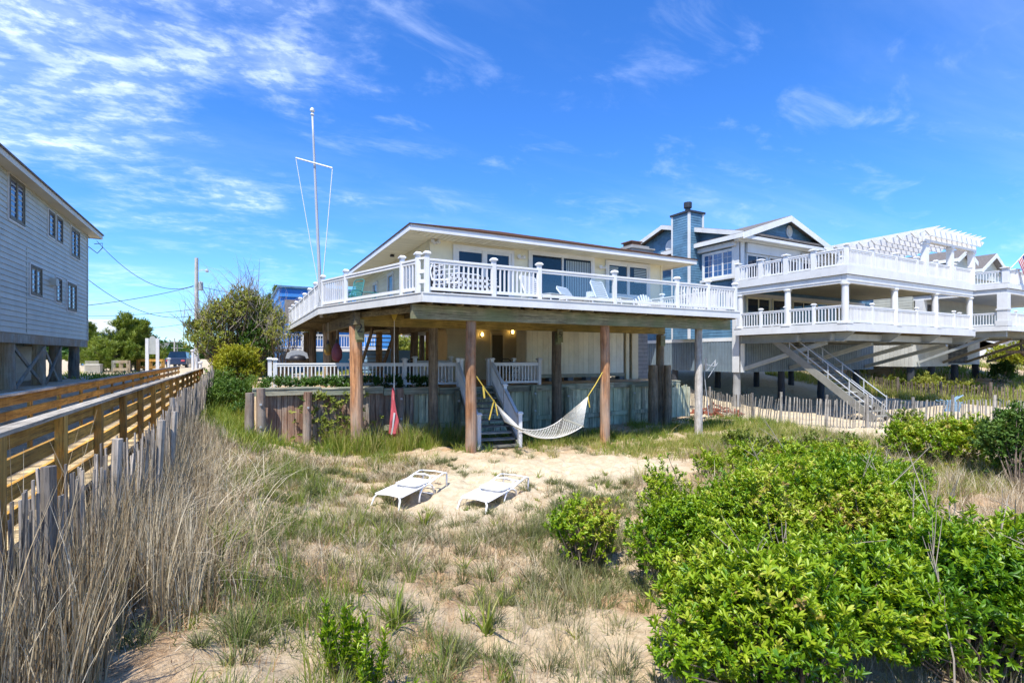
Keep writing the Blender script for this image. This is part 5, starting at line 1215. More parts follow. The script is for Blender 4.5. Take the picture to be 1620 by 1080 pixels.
def car(px, d, w, lab, mat, rz):
    x, y = at(px, d); t = thing('parked_car', (x, y, 1.84), lab, 'car', 'cars parked along the street', rz=rz, local=True)
    b = MB(); b.extr([(-2.2, -.85, .35), (2.2, -.85, .35), (2.25, -.85, .8), (1.2, -.85, .95), (-2.2, -.85, .98)], (0, 1.7, 0)); b.build('body', mat, t, bevel=.06)
    b = MB(); b.hexa([(-1.6, -.8, .95), (1.1, -.8, .95), (-1.6, .8, .95), (1.1, .8, .95), (-1.3, -.65, 1.55), (.4, -.65, 1.55), (-1.3, .65, 1.55), (.4, .65, 1.55)]); cb = b.build('cabin', 'glass', t, bevel=.05)
    b = MB(); b.box(-1.28, -.63, 1.551, .38, .63, 1.6); b.build('roof', mat, cb)
    for sx in (-1.4, 1.4):
        for sy in (-.86, .66): b = MB(); b.tube((sx, sy, .33), (sx, sy+.2, .33), .33, n=16); b.build('wheel', 'black', t)
    for sy in (-.6, .6): b = MB(); b.box(-2.24, sy-.15, .65, -2.2, sy+.15, .8); b.build('tail_light', 'red', t)
car(286, 50, 1, 'dark blue pickup parked at the street end of the boardwalk', 'car_blue', R(84))
car(299, 60, 1, 'small silver car parked past the dark blue one', 'car_silver', R(86))
# distant houses
def far_house(px0, px1, pyt, d, mat, lab, roof='shingle_grey', depth=10):
    x0_, y0_ = at(px0, d); x1_ = uY(px1, y0_); z1_ = H+(HZ-pyt)*d/F; t = thing('distant_house', ((x0_+x1_)/2, y0_, 1.8), lab, 'house')
    b = MB(); siding(b, (x0_, y0_), (1, 0), 0, x1_-x0_, 1.8, z1_-.5, .25, .02); b.box(x0_, y0_+.01, 1.8, x1_, y0_+depth, z1_-.5, .5); b.build('wall', mat, t)
    gable_roof(t, x0_-.4, x1_+.4, y0_-.4, y0_+depth, z1_-.5, z1_+1.2, 'x', mat=roof)
    n = max(2, int((x1_-x0_)/2.5))
    for i in range(n): a = (x1_-x0_)*(i+.3)/n; window(t, (x0_, y0_), (1, 0), a, a+.9, z1_-2.2, z1_-1.0, 1, 'glass', 'white_trim', .08, .06)
far_house(128, 176, 519, 62, 'bright_blue', 'two-storey house with grey roof half hidden by the pine on the left', depth=8)
bpy.data.objects['distant_house'].children[0].data.materials[0] = M['grey_side']
far_house(650, 760, 540, 75, 'white_trim', 'white house glimpsed through the posts under the raised house', depth=9)
far_house(520, 640, 552, 60, 'grey_side', 'low pale building glimpsed behind the back stairs', depth=9)
far_house(1600, 1700, 545, 85, 'white_trim', 'pale house glimpsed behind the dark stair at the right edge', depth=9)
far_house(250, 262, 548, 170, 'grey_side', 'tiny grey building far down the street', depth=12)
x, y = at(621, 32); b = MB(); b.box(x-1.6, y, 1.8, x+1.6, y+1.6, 3.3); b.box(x-1.65, y-.05, 3.3, x+1.65, y+1.65, 3.36); tag(b.build('covered_trailer', 'plastic_blue', loc=(x, y, 1.8)), 'pale blue covered box parked behind the raised house', 'trailer')
# satellite dish, heap and toppled chairs
x, Y = uY(1114, 17.2), 17.2; x, y = at(1113, 22.5); z = H+(HZ-576)*22.5/F
sdh = thing('satellite_dish', (x, y, g(x, y)), 'grey satellite dish on a wire tripod in front of the grey skirting', 'satellite dish')
b = MB(); b.lathe((0, 0, 0), [(.02, 0), (.2, .03), (.32, .1), (.33, .1)], 16); b.v = [(x+a*.8+c*.6, y-c*.8+a*.5, z+bb) for a, bb, c in b.v]; b.build('dish', 'metal', sdh, smooth=True)
b = MB(); b.tube((x, y, z-.1), (x+.35, y, g(x, y)), .02, n=6); b.tube((x+.1, y, z), (x+.6, y-.1, z-.1), .015, n=6); b.tube((x+.6, y-.1, z-.1), (x+.65, y-.1, z+.15), .03, n=6); b.tube((x+.2, y, z-.3), (x+.8, y, z+.2), .012, n=6); b.tube((x+.3, y, z-.6), (x+.9, y, z+.05), .012, n=6)
b.build('mount', 'metal', sdh)
x, y = at(1133, 25); hp = thing('brick_pile', (x, y, g(x, y)), 'heap of reddish bricks behind the sand fence under the blue house', 'heap'); M['brick'] = paint('brick', (.30, .09, .05), .85, .2, .3, .4); b = MB()
for i in range(70):
    a = random.uniform(0, 6.3); r_ = random.random()**.6*1.3; hh = (1.3-r_)*.45*random.random(); c0 = Vector((x+r_*math.cos(a), y+r_*math.sin(a), g(x, y)+hh+.05)); dr = Vector((random.gauss(0, 1), random.gauss(0, 1), random.gauss(0, .3))).normalized(); b.bar(c0-dr*.11, c0+dr*.11, .1, .065)
b.build('bricks', 'brick', hp)
def toppled(px, py, rx, rz, lab):
    x, y = gpt(px, py); t = thing('toppled_chair', (x, y, g(x, y)+.12), lab, 'chair', None, rz=rz, local=True); t.rotation_euler = (R(rx), R(8), rz)
    for sx in (-1, 1):
        b = MB(); b.path([(sx*.3, -.35, 0), (sx*.3, -.3, .45), (sx*.3, .1, .62), (sx*.3, .35, .6)], .03, 6); b.build('arm_frame', 'plastic_blue', t)
        b = MB(); b.path([(sx*.28, .42, 0), (sx*.27, .2, .42), (sx*.26, .5, 1.0)], .03, 6); b.build('back_leg', 'plastic_blue', t)
    b = MB(); [b.bar((i*.085, .22, .45), (i*.085, .5, 1.02), .06, .02, up=(0, 1, 0)) for i in range(-3, 4)]; b.bar((-.3, .5, 1.0), (.3, .5, 1.0), .05, .05); b.build('slat_back', 'plastic_blue', t)
    b = MB(); [b.box(-.28, -.3+i*.1, .42, .28, -.22+i*.1, .445) for i in range(6)]; b.build('seat', 'plastic_blue', t)
toppled(1487, 650, 80, R(40), 'pale blue plastic chair fallen on its back, left of the two on the sand')
toppled(1510, 652, -75, R(-60), 'pale blue plastic chair fallen with legs up, right of the two on the sand')
# ================================================================ plants
def unit(v): return v/np.maximum(np.linalg.norm(v, axis=-1, keepdims=True), 1e-9)
def leaves(cen, axis, k, ln, wd, spread, fold=.25, rand=.35, seg=1):
    """k leaves round each shoot: returns verts, quads, index of shoot per vertex"""
    n = len(cen); cen = np.repeat(cen, k, 0); ax = unit(np.repeat(axis, k, 0)); m = n*k
    ref = unit(rng.normal(size=(m, 3))); side = unit(np.cross(ax, ref)); ang = rng.normal(spread, .28, m)[:, None]
    d = unit(ax*np.cos(ang)+side*np.sin(ang)); s = unit(np.cross(d, ax)+1e-4); nn = unit(np.cross(s, d))
    L = (ln*rng.uniform(.65, 1.25, m))[:, None]; Wd = (wd*rng.uniform(.8, 1.2, m))[:, None]
    b0 = cen+ax*(rng.uniform(-.9, .35, m)[:, None]*ln)
    p0 = b0; p1 = b0+d*L*.42+nn*L*.05; p2 = b0+d*L-nn*L*.10
    up = nn*(Wd*fold)
    V = np.stack([p0, b0+d*L*.38+s*Wd*.5+up, b0+d*L*.72+s*Wd*.42+up*.8-nn*L*.02, p2, b0+d*L*.72-s*Wd*.42+up*.8-nn*L*.02, b0+d*L*.38-s*Wd*.5+up], 1).reshape(-1, 3)
    i = np.arange(m)[:, None]*6
    Q = np.concatenate([i+np.array([[0, 1, 2, 3]]), i+np.array([[0, 3, 4, 5]])], 0)
    return V, Q, np.repeat(np.repeat(np.arange(n), k), 6)
def blob_points(blobs, dens, shell=.5, clip=True):
    P, Nn = [], []
    for bx, by, bz, rx, ry, rz in blobs:
        area = 4*math.pi*((rx*ry+ry*rz+rx*rz)/3); n = int(area*dens); d = unit(rng.normal(size=(n, 3)))
        d[:, 2] = np.abs(d[:, 2])*np.where(rng.random(n) < .75, 1, -1)
        lump = 1+.30*(fbm(d[:, 0]*2.2+bx*3, d[:, 1]*2.2+d[:, 2]*2+by*3, 3, 3)-.5)*2+.10*rng.normal(size=n)
        rr = (1-shell*rng.random(n)**2.2)*lump
        P.append(np.array([bx, by, bz])+d*np.array([rx, ry, rz])*rr[:, None]); Nn.append(d)
    P = np.concatenate(P); Nn = np.concatenate(Nn); keep = P[:, 2] > G(P[:, 0], P[:, 1])+.03
    for bx, by, bz, rx, ry, rz in blobs:
        q = ((P[:, 0]-bx)/rx)**2+((P[:, 1]-by)/ry)**2+((P[:, 2]-bz)/rz)**2; keep &= q > .22
    return P[keep], Nn[keep]
def shrub(loc, blobs, dens, ln, wd, k, mat, label, name='shrub', cat='shrub', up=.9, spread=.75, stems=40, tipy=.25, group=None, bare=0, shell=.5, stemr=.012, base=.5):
    x, y = loc; z = g(x, y); t = thing(name, (x, y, z), label, cat, group)
    ex = []
    for q in blobs:
        if q[3] > .42:
            ex.append((q[0], q[1], q[2]-.06*q[5], q[3]*.80, q[4]*.80, q[5]*.80))
            for _ in range(9):
                a = random.uniform(0, 6.28); el = random.uniform(.05, 1.0); s_ = random.uniform(.30, .46); c_ = math.cos(el*1.4)
                s_ *= .85; ex.append((q[0]+q[3]*.76*c_*math.cos(a), q[1]+q[4]*.76*c_*math.sin(a), q[2]+q[5]*.70*math.sin(el*1.4)*random.uniform(.75, 1.15), q[3]*s_, q[4]*s_, q[5]*s_*1.25))
        else: ex.append(q)
    P, Nn = blob_points(ex, dens*.52, shell)
    ax = unit(Nn*.6+np.array([0, 0, up*1.15])+rng.normal(size=P.shape)*.33); P = P+ax*(rng.random((len(P), 1))**3.5)*(.20+1.0*ln)
    V, Q, idx = leaves(P, ax, k, ln, wd, spread)
    patch = fbm(P[:, 0]*1.1, P[:, 1]*1.1+P[:, 2], 21, 3)
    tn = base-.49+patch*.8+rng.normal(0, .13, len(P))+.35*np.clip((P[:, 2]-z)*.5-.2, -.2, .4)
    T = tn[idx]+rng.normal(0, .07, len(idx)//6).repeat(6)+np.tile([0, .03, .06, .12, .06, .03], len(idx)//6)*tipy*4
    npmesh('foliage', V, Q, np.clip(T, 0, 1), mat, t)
    b = MB(); ids = rng.choice(len(P), min(stems, len(P)), replace=False)
    for i in ids:
        p = P[i]; bs = Vector((x+(p[0]-x)*.25+random.uniform(-.1, .1), y+(p[1]-y)*.25+random.uniform(-.1, .1), 0)); bs.z = g(bs.x, bs.y)-.05
        e = Vector(p); md = (bs+e)/2+Vector((random.gauss(0, .06), random.gauss(0, .06), .1)); b.path([bs, md, e], [stemr, stemr*.7, stemr*.3], 5, cap=False)
    b.build('stems', 'bark', t)
    if bare:
        b = MB()
        for i in range(bare):
            p = P[rng.integers(len(P))]; d0 = Vector(unit(Nn[0:1]*0+np.array([[random.gauss(0, .6), random.gauss(0, .6), 1.2]]))[0]); L = random.uniform(.35, 1.1)*(.35+stemr*48)
            e = Vector(p)+d0*L; b.path([Vector(p)-d0*.4, Vector(p)+d0*L*.5+Vector((random.gauss(0, .05), 0, 0)), e], [.008*(.3+stemr*60), .006*(.3+stemr*60), .003], 4, cap=False)
            for q in range(3): s0 = Vector(p)+d0*L*random.random(); b.path([s0, s0+(d0+Vector((random.gauss(0, .7), random.gauss(0, .7), 0))).normalized()*L*.45], [.005, .002], 4, cap=False)
        b.build('bare_twigs', 'twig', t)
    return t
def bl(px, d, zt, r, rz=None):
    """lump of foliage whose top is at height zt"""
    x, y = at(px, d); rz = rz or r*.85; return (x, y, zt-rz, r, r, rz)
# the big bayberry thicket on the right, shrub by shrub
D0 = 420
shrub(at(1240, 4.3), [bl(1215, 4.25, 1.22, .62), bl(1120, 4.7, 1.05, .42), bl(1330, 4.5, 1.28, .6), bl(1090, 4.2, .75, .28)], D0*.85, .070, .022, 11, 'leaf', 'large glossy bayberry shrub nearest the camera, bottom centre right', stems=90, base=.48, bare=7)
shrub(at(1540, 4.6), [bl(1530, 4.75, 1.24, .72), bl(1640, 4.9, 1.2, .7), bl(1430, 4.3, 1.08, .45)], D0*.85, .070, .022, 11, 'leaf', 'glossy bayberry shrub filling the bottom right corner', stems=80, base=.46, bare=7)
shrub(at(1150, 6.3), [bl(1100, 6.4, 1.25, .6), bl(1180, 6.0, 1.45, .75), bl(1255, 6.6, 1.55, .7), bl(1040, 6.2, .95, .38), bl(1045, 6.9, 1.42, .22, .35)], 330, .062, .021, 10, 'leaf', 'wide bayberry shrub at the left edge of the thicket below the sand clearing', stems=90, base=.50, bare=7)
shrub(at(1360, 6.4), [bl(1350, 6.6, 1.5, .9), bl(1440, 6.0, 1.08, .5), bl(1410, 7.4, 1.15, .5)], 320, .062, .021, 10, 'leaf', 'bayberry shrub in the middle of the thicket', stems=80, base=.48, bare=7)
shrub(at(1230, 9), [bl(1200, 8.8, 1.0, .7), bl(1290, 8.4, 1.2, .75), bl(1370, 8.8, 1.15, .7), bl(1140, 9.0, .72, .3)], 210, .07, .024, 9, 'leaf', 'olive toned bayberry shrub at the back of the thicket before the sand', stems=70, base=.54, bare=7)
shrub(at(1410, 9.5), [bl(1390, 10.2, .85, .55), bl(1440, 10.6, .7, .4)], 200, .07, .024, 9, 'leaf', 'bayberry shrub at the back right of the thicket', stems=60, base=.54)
shrub(at(1300, 11.8), [bl(1185, 12.4, .75, .5), bl(1245, 11.6, .9, .55), bl(1300, 12.2, .8, .5), bl(1350, 11.4, .95, .6), bl(1225, 10.6, .7, .4)], 130, .08, .028, 9, 'leaf', 'long low shrub running in front of the pale sand fence', stems=60, base=.66)
shrub(at(1190, 14.6), [bl(1165, 15, .7, .5), bl(1215, 14.4, .62, .5), bl(1280, 14.0, .68, .5), bl(1340, 13.4, .75, .5)], 100, .085, .03, 9, 'leaf_olive', 'low olive shrub at the foot of the fence right of the last piling', stems=40, base=.45)
shrub(at(1480, 13.5), [bl(1430, 13.8, 1.12, .65), bl(1480, 13.2, 1.25, .7), bl(1530, 13.0, 1.2, .7), bl(1575, 12.5, 1.25, .7)], 120, .085, .03, 9, 'leaf', 'bright shrub row hiding the foot of the fence on the right', stems=50, base=.66)
shrub(at(1610, 10.8), [bl(1612, 11.4, 1.75, .65, .9), bl(1665, 11, 1.85, .75, 1.0), bl(1575, 11.6, 1.25, .35)], 170, .08, .028, 9, 'leaf_dark', 'tall dark green shrub at the right edge in front of the fence', stems=50, base=.62)
shrub(at(925, 7.0), [bl(925, 7.1, .92, .40, .42), bl(905, 7.0, .8, .25), bl(948, 7.0, .84, .26)], 420, .055, .02, 10, 'leaf', 'small round bright shrub standing alone in the grass at the centre', stems=60, base=.66, shell=.45)
shrub(at(1120, 12.2), [bl(1118, 12.2, .62, .3), bl(1132, 12.0, .5, .2)], 300, .07, .025, 9, 'leaf', 'little bright shrub at the right end of the sand clearing', stems=20, base=.58)
shrub(at(1430, 16), [bl(1436, 17, 1.0, .8), bl(1500, 16, .9, .6)], 70, .09, .03, 8, 'leaf_olive', 'low shrub inside the pale fence near the sand yard', base=.4, stems=20)
shrub(at(1470, 34.5), [bl(1470, 37, 1.5, 1.3), bl(1530, 36, 1.2, 1.1), bl(1420, 39, 1.4, 1.2)], 30, .14, .05, 8, 'leaf_olive', 'shrubs beyond the brown fence under the blue house', base=.55, stems=10)
shrub(at(1580, 39), [bl(1583, 41, 2.5, .9, 1.1)], 60, .16, .05, 8, 'leaf_dark', 'small dark conical bush on the dune beyond the brown fence', base=.3, stems=10)
# upright sprouts in the foreground
def sprouts(px, d, n, h, label, sprd=.16, base=.55):
    x, y = at(px, d); z = g(x, y); t = thing('bayberry_sprout', (x, y, z), label, 'shrub'); b = MB(); P, A_ = [], []
    for i in range(n):
        a = random.uniform(0, 6.3); r_ = random.random()**.5*sprd; dx, dy = r_*math.cos(a), r_*math.sin(a); hh = h*random.uniform(.6, 1.05); s0 = Vector((x+dx*.4, y+dy*.4, z-.02)); e = Vector((x+dx*1.6, y+dy*1.6, z+hh)); b.path([s0, e], [.007, .003], 5, cap=False)
        for q in range(int(hh/.011)):
            f = .3+.7*q/(hh/.011); P.append(list(s0+(e-s0)*f)); A_.append(list((e-s0).normalized()+Vector((random.gauss(0, .15), random.gauss(0, .15), .2))))
    b.build('stems', 'bark', t); V, Q, idx = leaves(np.array(P), np.array(A_), 2, .062, .017, .55); T = base+rng.normal(0, .14, len(P))[idx]; npmesh('foliage', V, Q, np.clip(T, 0, 1), 'leaf', t)
sprouts(538, 3.75, 12, .62, 'upright leafy sprout at the bottom edge, taller left stems', .13)
sprouts(582, 3.65, 8, .52, 'upright leafy sprout at the bottom edge with shorter stems beside the tall one', .10)
sprouts(668, 3.45, 8, .36, 'lowest leafy sprout cut by the bottom edge right of the tall sprouts', .10, .62)
# shrubs and trees on the left in front of the bright blue house
def gz(px, py, d): return H+(HZ-py)*d/F
def lump(px, py, d, r, rz=None): x, y = at(px, d); return (x, y, gz(px, py, d), r, r, rz or r*.85)
shrub(at(372, 23), [lump(372, 575, 23, 1.0, .7), lump(352, 590, 22.5, .7), lump(392, 592, 23, .7), lump(345, 600, 22, .5)], 75, .11, .035, 9, 'leaf_yellow', 'vivid yellow green bush in front of the bare-twigged shrub', base=.58, stems=40, stemr=.025)
shrub(at(370, 27), [lump(345, 520, 27, 1.6, 1.3), lump(385, 500, 27, 1.5, 1.2), lump(330, 545, 26, 1.2), lump(410, 520, 27.5, 1.4, 1.6), lump(320, 525, 26.5, .8)], 34, .14, .045, 8, 'leaf_olive', 'large olive shrub with bare grey twigs sticking out above the boardwalk end', base=.55, stems=160, stemr=.03, bare=260)
shrub(at(425, 30), [lump(415, 515, 31, 1.1, 1.5), lump(425, 548, 29, .9, 1.1), lump(405, 555, 27, 1.1, 1.4)], 32, .15, .045, 8, 'leaf_dark', 'dark green shrub just left of the bright blue house', base=.55, stems=50, stemr=.03, bare=20)
shrub(at(445, 27), [lump(445, 535, 26, .8, .6), lump(465, 530, 26, .6, .4), lump(480, 533, 26, .35, .3)], 22, .10, .035, 7, 'leaf_olive', 'thin twiggy shrub reaching across the white balcony', base=.62, stems=60, stemr=.015, bare=30)
shrub(at(345, 19), [lump(330, 640, 18, .7, .5), lump(365, 630, 19, .9, .6), lump(400, 625, 20.5, .8, .6), lump(385, 655, 17.5, .6, .4), lump(345, 612, 21, .8, .6)], 80, .11, .028, 8, 'leaf_dark', 'fresh green weedy shrub low between the boardwalk fence and the bulkhead', base=.75, stems=20, up=1.4)
def pine(loc, h, r, label, seed, lean=0):
    rr = np.random.default_rng(seed); x, y = loc; z = g(x, y); t = thing('pine_tree', (x, y, z), label, 'tree'); b = MB(); b.path([(x, y, z-.2), (x+lean*.5, y, z+h*.5), (x+lean, y, z+h)], [.16, .1, .03], 8); b.build('trunk', 'bark', t)
    P, A_ = [], []; br = MB(); n = int(h*13)
    for i in range(n):
        f = .08+.92*i/n; a = rr.uniform(0, 6.28); L = r*(1-f)**.85*rr.uniform(.45, 1.15)+.12; o_ = np.array([x+lean*f, y, z+h*f]); d = np.array([math.cos(a), math.sin(a), .25+.5*f]); d /= np.linalg.norm(d); e = o_+d*L
        br.path([tuple(o_), tuple(e)], [.03, .01], 4, cap=False)
        for q in range(max(5, int(L*16))):
            s = .3+.7*rr.random(); c_ = o_+d*L*s+rr.normal(0, .11, 3)*(1.2-s*.4); P.append(c_); A_.append(d*.5+np.array([0, 0, .9])+rr.normal(0, .3, 3))
    br.build('branches', 'bark', t); V, Q, idx = leaves(np.array(P), np.array(A_), 16, .26, .035, .7); pt = fbm(np.array(P)[:, 0]*.9, np.array(P)[:, 2]*1.3, 33, 3); T = (.22+pt*.85+rr.normal(0, .1, len(P)))[idx]; npmesh('crown', V, Q, np.clip(T, 0, 1), 'needle', t); return t
for px, d, pyt, r_, lab, sd_ in ((197, 39, 498, 2.6, 'tallest pointed pine in the cluster left of the notice board', 1), (216, 40, 508, 2.2, 'pine with second point just right of the tallest pine', 2), (229, 41, 509, 1.9, 'rightmost upright pine of the cluster by the notice board', 3),
                                 (160, 37, 540, 2.6, 'low bushy pine at the grey house corner', 4), (180, 35, 545, 2.4, 'low wide pine in front of the tallest pine', 5), (205, 36, 545, 2.3, 'low bushy pine beside the timber rail', 6), (142, 50, 512, 2.2, 'pine behind the corner of the grey house', 7), (238, 60, 532, 1.5, 'small far pine right of the notice board', 8), (258, 70, 558, 1.4, 'small round pine farther right of the notice board', 9)):
    x, y = at(px, d); pine((x, y), gz(px, pyt, d)-g(x, y), r_, lab, sd_)
pine(at(438, 46), gz(438, 455, 46)-1.8, 1.5, 'dark pine rising against the side of the bright blue house', 11); pine(at(426, 47), gz(426, 470, 47)-1.8, 1.7, 'dark pine left of the one touching the blue house', 12)
def tree(px, d, pyt, r, lab, mat='leaf_olive', n=5, base=.5):
    x, y = at(px, d); z1_ = gz(px, pyt, d); hb = z1_-1.8
    shrub((x, y), [(x+random.uniform(-r, r)*.7, y+random.uniform(-r, r)*.5, z1_-r*.7-random.random()*hb*.35, r*random.uniform(.5, .8), r*random.uniform(.5, .8), r*random.uniform(.5, .8)) for _ in range(n)]+[(x, y, z1_-r*.7, r*.8, r*.8, r*.8)], 14, .24, .09, 7, mat, lab, name='tree', cat='tree', stems=20, stemr=.06, base=base)
tree(620, 60, 540, 3, 'yellow green tree seen under the deck left of centre', 'leaf_yellow', base=.45); tree(648, 58, 538, 3, 'green tree seen under the deck beside the lit lamp', 'leaf_olive'); tree(695, 62, 535, 3, 'green tree seen beneath the house near the beige wall', 'leaf_olive')
tree(278, 130, 552, 6, 'dark rounded far tree down the street', 'leaf_dark', base=.4); tree(250, 150, 556, 6, 'far low tree beyond the notice board', 'leaf_dark', base=.45); tree(240, 90, 568, 2.6, 'green far tree behind the golden rail'); tree(270, 75, 573, 2.0, 'small round green tree above the far walkway rail')
tree(1612, 60, 543, 3, 'bright tree between the struts at the right edge', 'leaf_yellow', base=.5)
b = MB()                                             # far wooded skyline
Pf = []; 
for i in range(240): a = random.uniform(-.75, 1.25); d = random.uniform(210, 290); Pf.append((d*math.sin(a), d*math.cos(a), random.uniform(1.5, 5.5), 7, 7, random.uniform(3, 5)))
P, Nn = blob_points([p for p in Pf], .55, .3); V, Q, idx = leaves(P, unit(Nn+[0, 0, .6]), 5, 1.3, .7, .8); far_o = npmesh('far_woods', V, Q, np.clip(.35+rng.normal(0, .12, len(P)), 0, 1)[idx], 'leaf_dark', kind='stuff'); tag(far_o, 'thin line of far trees along the horizon', 'trees')
# ---------------------------------------------------------------- grasses, reeds, weeds
def blades(x, y, h, lean, w, az, curl=.5, seg=3):
    n = len(x); z = G(x, y)-.02; d = np.stack([np.cos(az), np.sin(az)], -1); s = np.stack([-np.sin(az), np.cos(az)], -1)
    ph = rng.uniform(0, 6.28, n); s = np.stack([np.cos(ph), np.sin(ph)], -1); V = []
    for k in range(seg+1):
        f = k/seg; off = lean*(f**(1+curl))*h; zz = h*(f-.35*np.minimum(lean, 1.6)**2*f**3*.5); ww = w*(1-f**1.6)*.5+.0004
        for sg in (-1, 1): V.append(np.stack([x+d[:, 0]*off+s[:, 0]*ww*sg, y+d[:, 1]*off+s[:, 1]*ww*sg, z+np.maximum(zz, .01)], -1))
    V = np.stack(V, 1).reshape(-1, 3); m = 2*(seg+1); i = np.arange(n)[:, None]*m
    Q = np.concatenate([i+np.array([[2*k, 2*k+1, 2*k+3, 2*k+2]]) for k in range(seg)], 0); return V, Q, m
def field(name, cx, cy, per, rad, h, lean, w, tone_, mat, label, hs=.3, curl=.6, seg=3, cat='grass', tj=.12):
    """clumps at cx, cy; arrays for radius, height, tone per clump"""
    cx = np.asarray(cx); n = len(cx); per = np.broadcast_to(per, n).astype(int); idx = np.repeat(np.arange(n), per); m = len(idx)
    rad = np.broadcast_to(rad, n)[idx]; hh = np.broadcast_to(h, n)[idx]*np.clip(rng.normal(1, hs, m), .3, 1.7); a = rng.uniform(0, 6.28, m); r_ = rad*rng.random(m)**.6
    x = cx[idx]+r_*np.cos(a); y = np.asarray(cy)[idx]+r_*np.sin(a); ln = np.abs(rng.normal(lean, lean*.5, m))*(.4+r_/np.maximum(rad, 1e-3)*.8)
    V, Q, k = blades(x, y, hh, ln, w*rng.uniform(.6, 1.3, m)*np.clip(.75+.05*np.hypot(x, y), 1, 2.2), a+rng.normal(0, .7, m), curl, seg); T = np.clip(np.broadcast_to(tone_, n)[idx]+rng.normal(0, tj, m), 0, 1).repeat(k)
    o = npmesh(name, V, Q, T, mat, kind='stuff'); tag(o, label, cat); return o
def scat(n, x0, x1, y0, y1, dens):
    x = rng.uniform(x0, x1, n); y = rng.uniform(y0, y1, n); k = rng.random(n) < dens(x, y); return x[k], y[k]
def clear(x, y):                                     # bare sand: clearing with loungers, hammock strip, small bare patches
    c = np.maximum.reduce([np.exp(-(((x-3.9)/1.9)**2+((y-9.6)/1.15)**2)**1.5), np.exp(-(((x-7.4)/3.3)**2+((y-10.7)/1.5)**2)**1.5), np.exp(-(((x-9.3)/2.2)**2+((y-9.7)/1.45)**2)**1.5), np.exp(-(((x-7.8)/1.5)**2+((y-12.6)/.6)**2)**1.5)*.8])
    return np.clip(1-1.15*c, 0, 1)
def inhouse(x, y): return (y > 16.2) & (x > .3) & (x < 17.7)
veg = lambda x, y: np.clip((fbm(x*.8, y*.8, 41, 3)-.40)*5.5, 0, 1)*clear(x, y)
zone = lambda x, y: (np.abs((x*C-y*S)/(x*S+y*C+1e-6)) < 1.15) & (x*S+y*C > 2.5) & ~inhouse(x, y) & (x > -1.3)
# 1 grey-green bunch grass over the middle ground
veg2 = lambda x, y: np.clip((fbm(x*1.5, y*1.5, 141, 3)-.40)*6, 0, 1)*clear(x, y)
x, y = scat(3900, -1, 9, 1.2, 12.5, lambda x, y: zone(x, y)*np.clip(veg2(x, y)*.9+.12*clear(x, y), 0, 1)*.62)
n = len(x); field('bunch_grass', x, y, rng.integers(40, 105, n), rng.uniform(.05, .17, n), rng.uniform(.07, .19, n), .8, .0072, rng.uniform(.10, .60, n), 'grass', 'grey green bunch grass scattered over the sand', tj=.2)
# denser taller grass right of centre
x, y = scat(2600, 2.4, 8.5, 3.0, 9.0, lambda x, y: zone(x, y)*clear(x, y)*np.exp(-(((x-5.0)/1.7)**2+((y-5.6)/2.0)**2))*np.clip((fbm(x*1.3, y*1.3, 44, 3)-.33)*5, 0, 1)*1.0)
n = len(x); field('tall_grass', x, y, rng.integers(18, 45, n), rng.uniform(.08, .2, n), rng.uniform(.12, .30, n), .5, .0062, rng.uniform(.1, .7, n), 'grass', 'taller mixed grey and green grass left of the thicket', curl=.8)
# 2 dry reeds along the boardwalk fence
x, y = scat(6000, -1.22, 1.2, 3.3, 15, lambda x, y: np.clip(1.12-(x+1.2)/1.75+.9*(fbm(x*1.4, y*1.1, 8)-.5), 0, 1)*.95*(1-.4*ss(9, 14, y))*np.maximum(ss(4.5, 5.3, y-.25*(x+1)), .9*(x < -.82)*(y > 3.3)))
n = len(x); hh = np.clip(.95-.62*(x+1.15), .14, .95)*rng.uniform(.5, 1.1, n)*(1-.30*ss(5.5, 8, y)); field('dry_reeds', x, y, rng.integers(8, 18, n), rng.uniform(.05, .16, n), hh, .17, .0085, rng.uniform(.12, 1.0, n), 'reed', 'tall dry tan reeds crowding the fence beside the boardwalk', hs=.28, curl=1.0, seg=4, cat='reeds', tj=.2)
x, y = scat(4200, -1.2, 1.6, 3.6, 12, lambda x, y: np.clip(1.05-(x+1.1)/1.6, 0, 1)*.7*ss(4.7, 5.5, y-.3*(x+1)))
n = len(x); field('bent_reeds', x, y, rng.integers(5, 12, n), .12, rng.uniform(.12, .5, n), 1.1, .009, rng.uniform(.4, 1, n), 'reed', 'bent and broken dry reed stalks near the fence', hs=.35, curl=.5, seg=5, cat='reeds')
x, y = scat(1700, -1.1, 2.6, 2, 13, lambda x, y: veg2(x, y)*.7*np.exp(-((x-.7)/1.1)**2))
n = len(x); field('green_shoots', x, y, rng.integers(8, 26, n), rng.uniform(.05, .15, n), rng.uniform(.15, .42, n), .4, .0065, rng.uniform(.2, .75, n), 'grass_green', 'fresh green blades among the dry reeds')
x, y = scat(1500, -.4, 4.2, 5.5, 14, lambda x, y: clear(x, y)*.7*np.clip((fbm(x*1.2, y*1.2, 171, 3)-.36)*5, 0, 1))
n = len(x); field('straw_tufts', x, y, rng.integers(16, 44, n), rng.uniform(.06, .18, n), rng.uniform(.07, .24, n), .7, .0075, rng.uniform(.3, .85, n), 'reed', 'low straw coloured tufts on the slope left of the loungers', tj=.2)
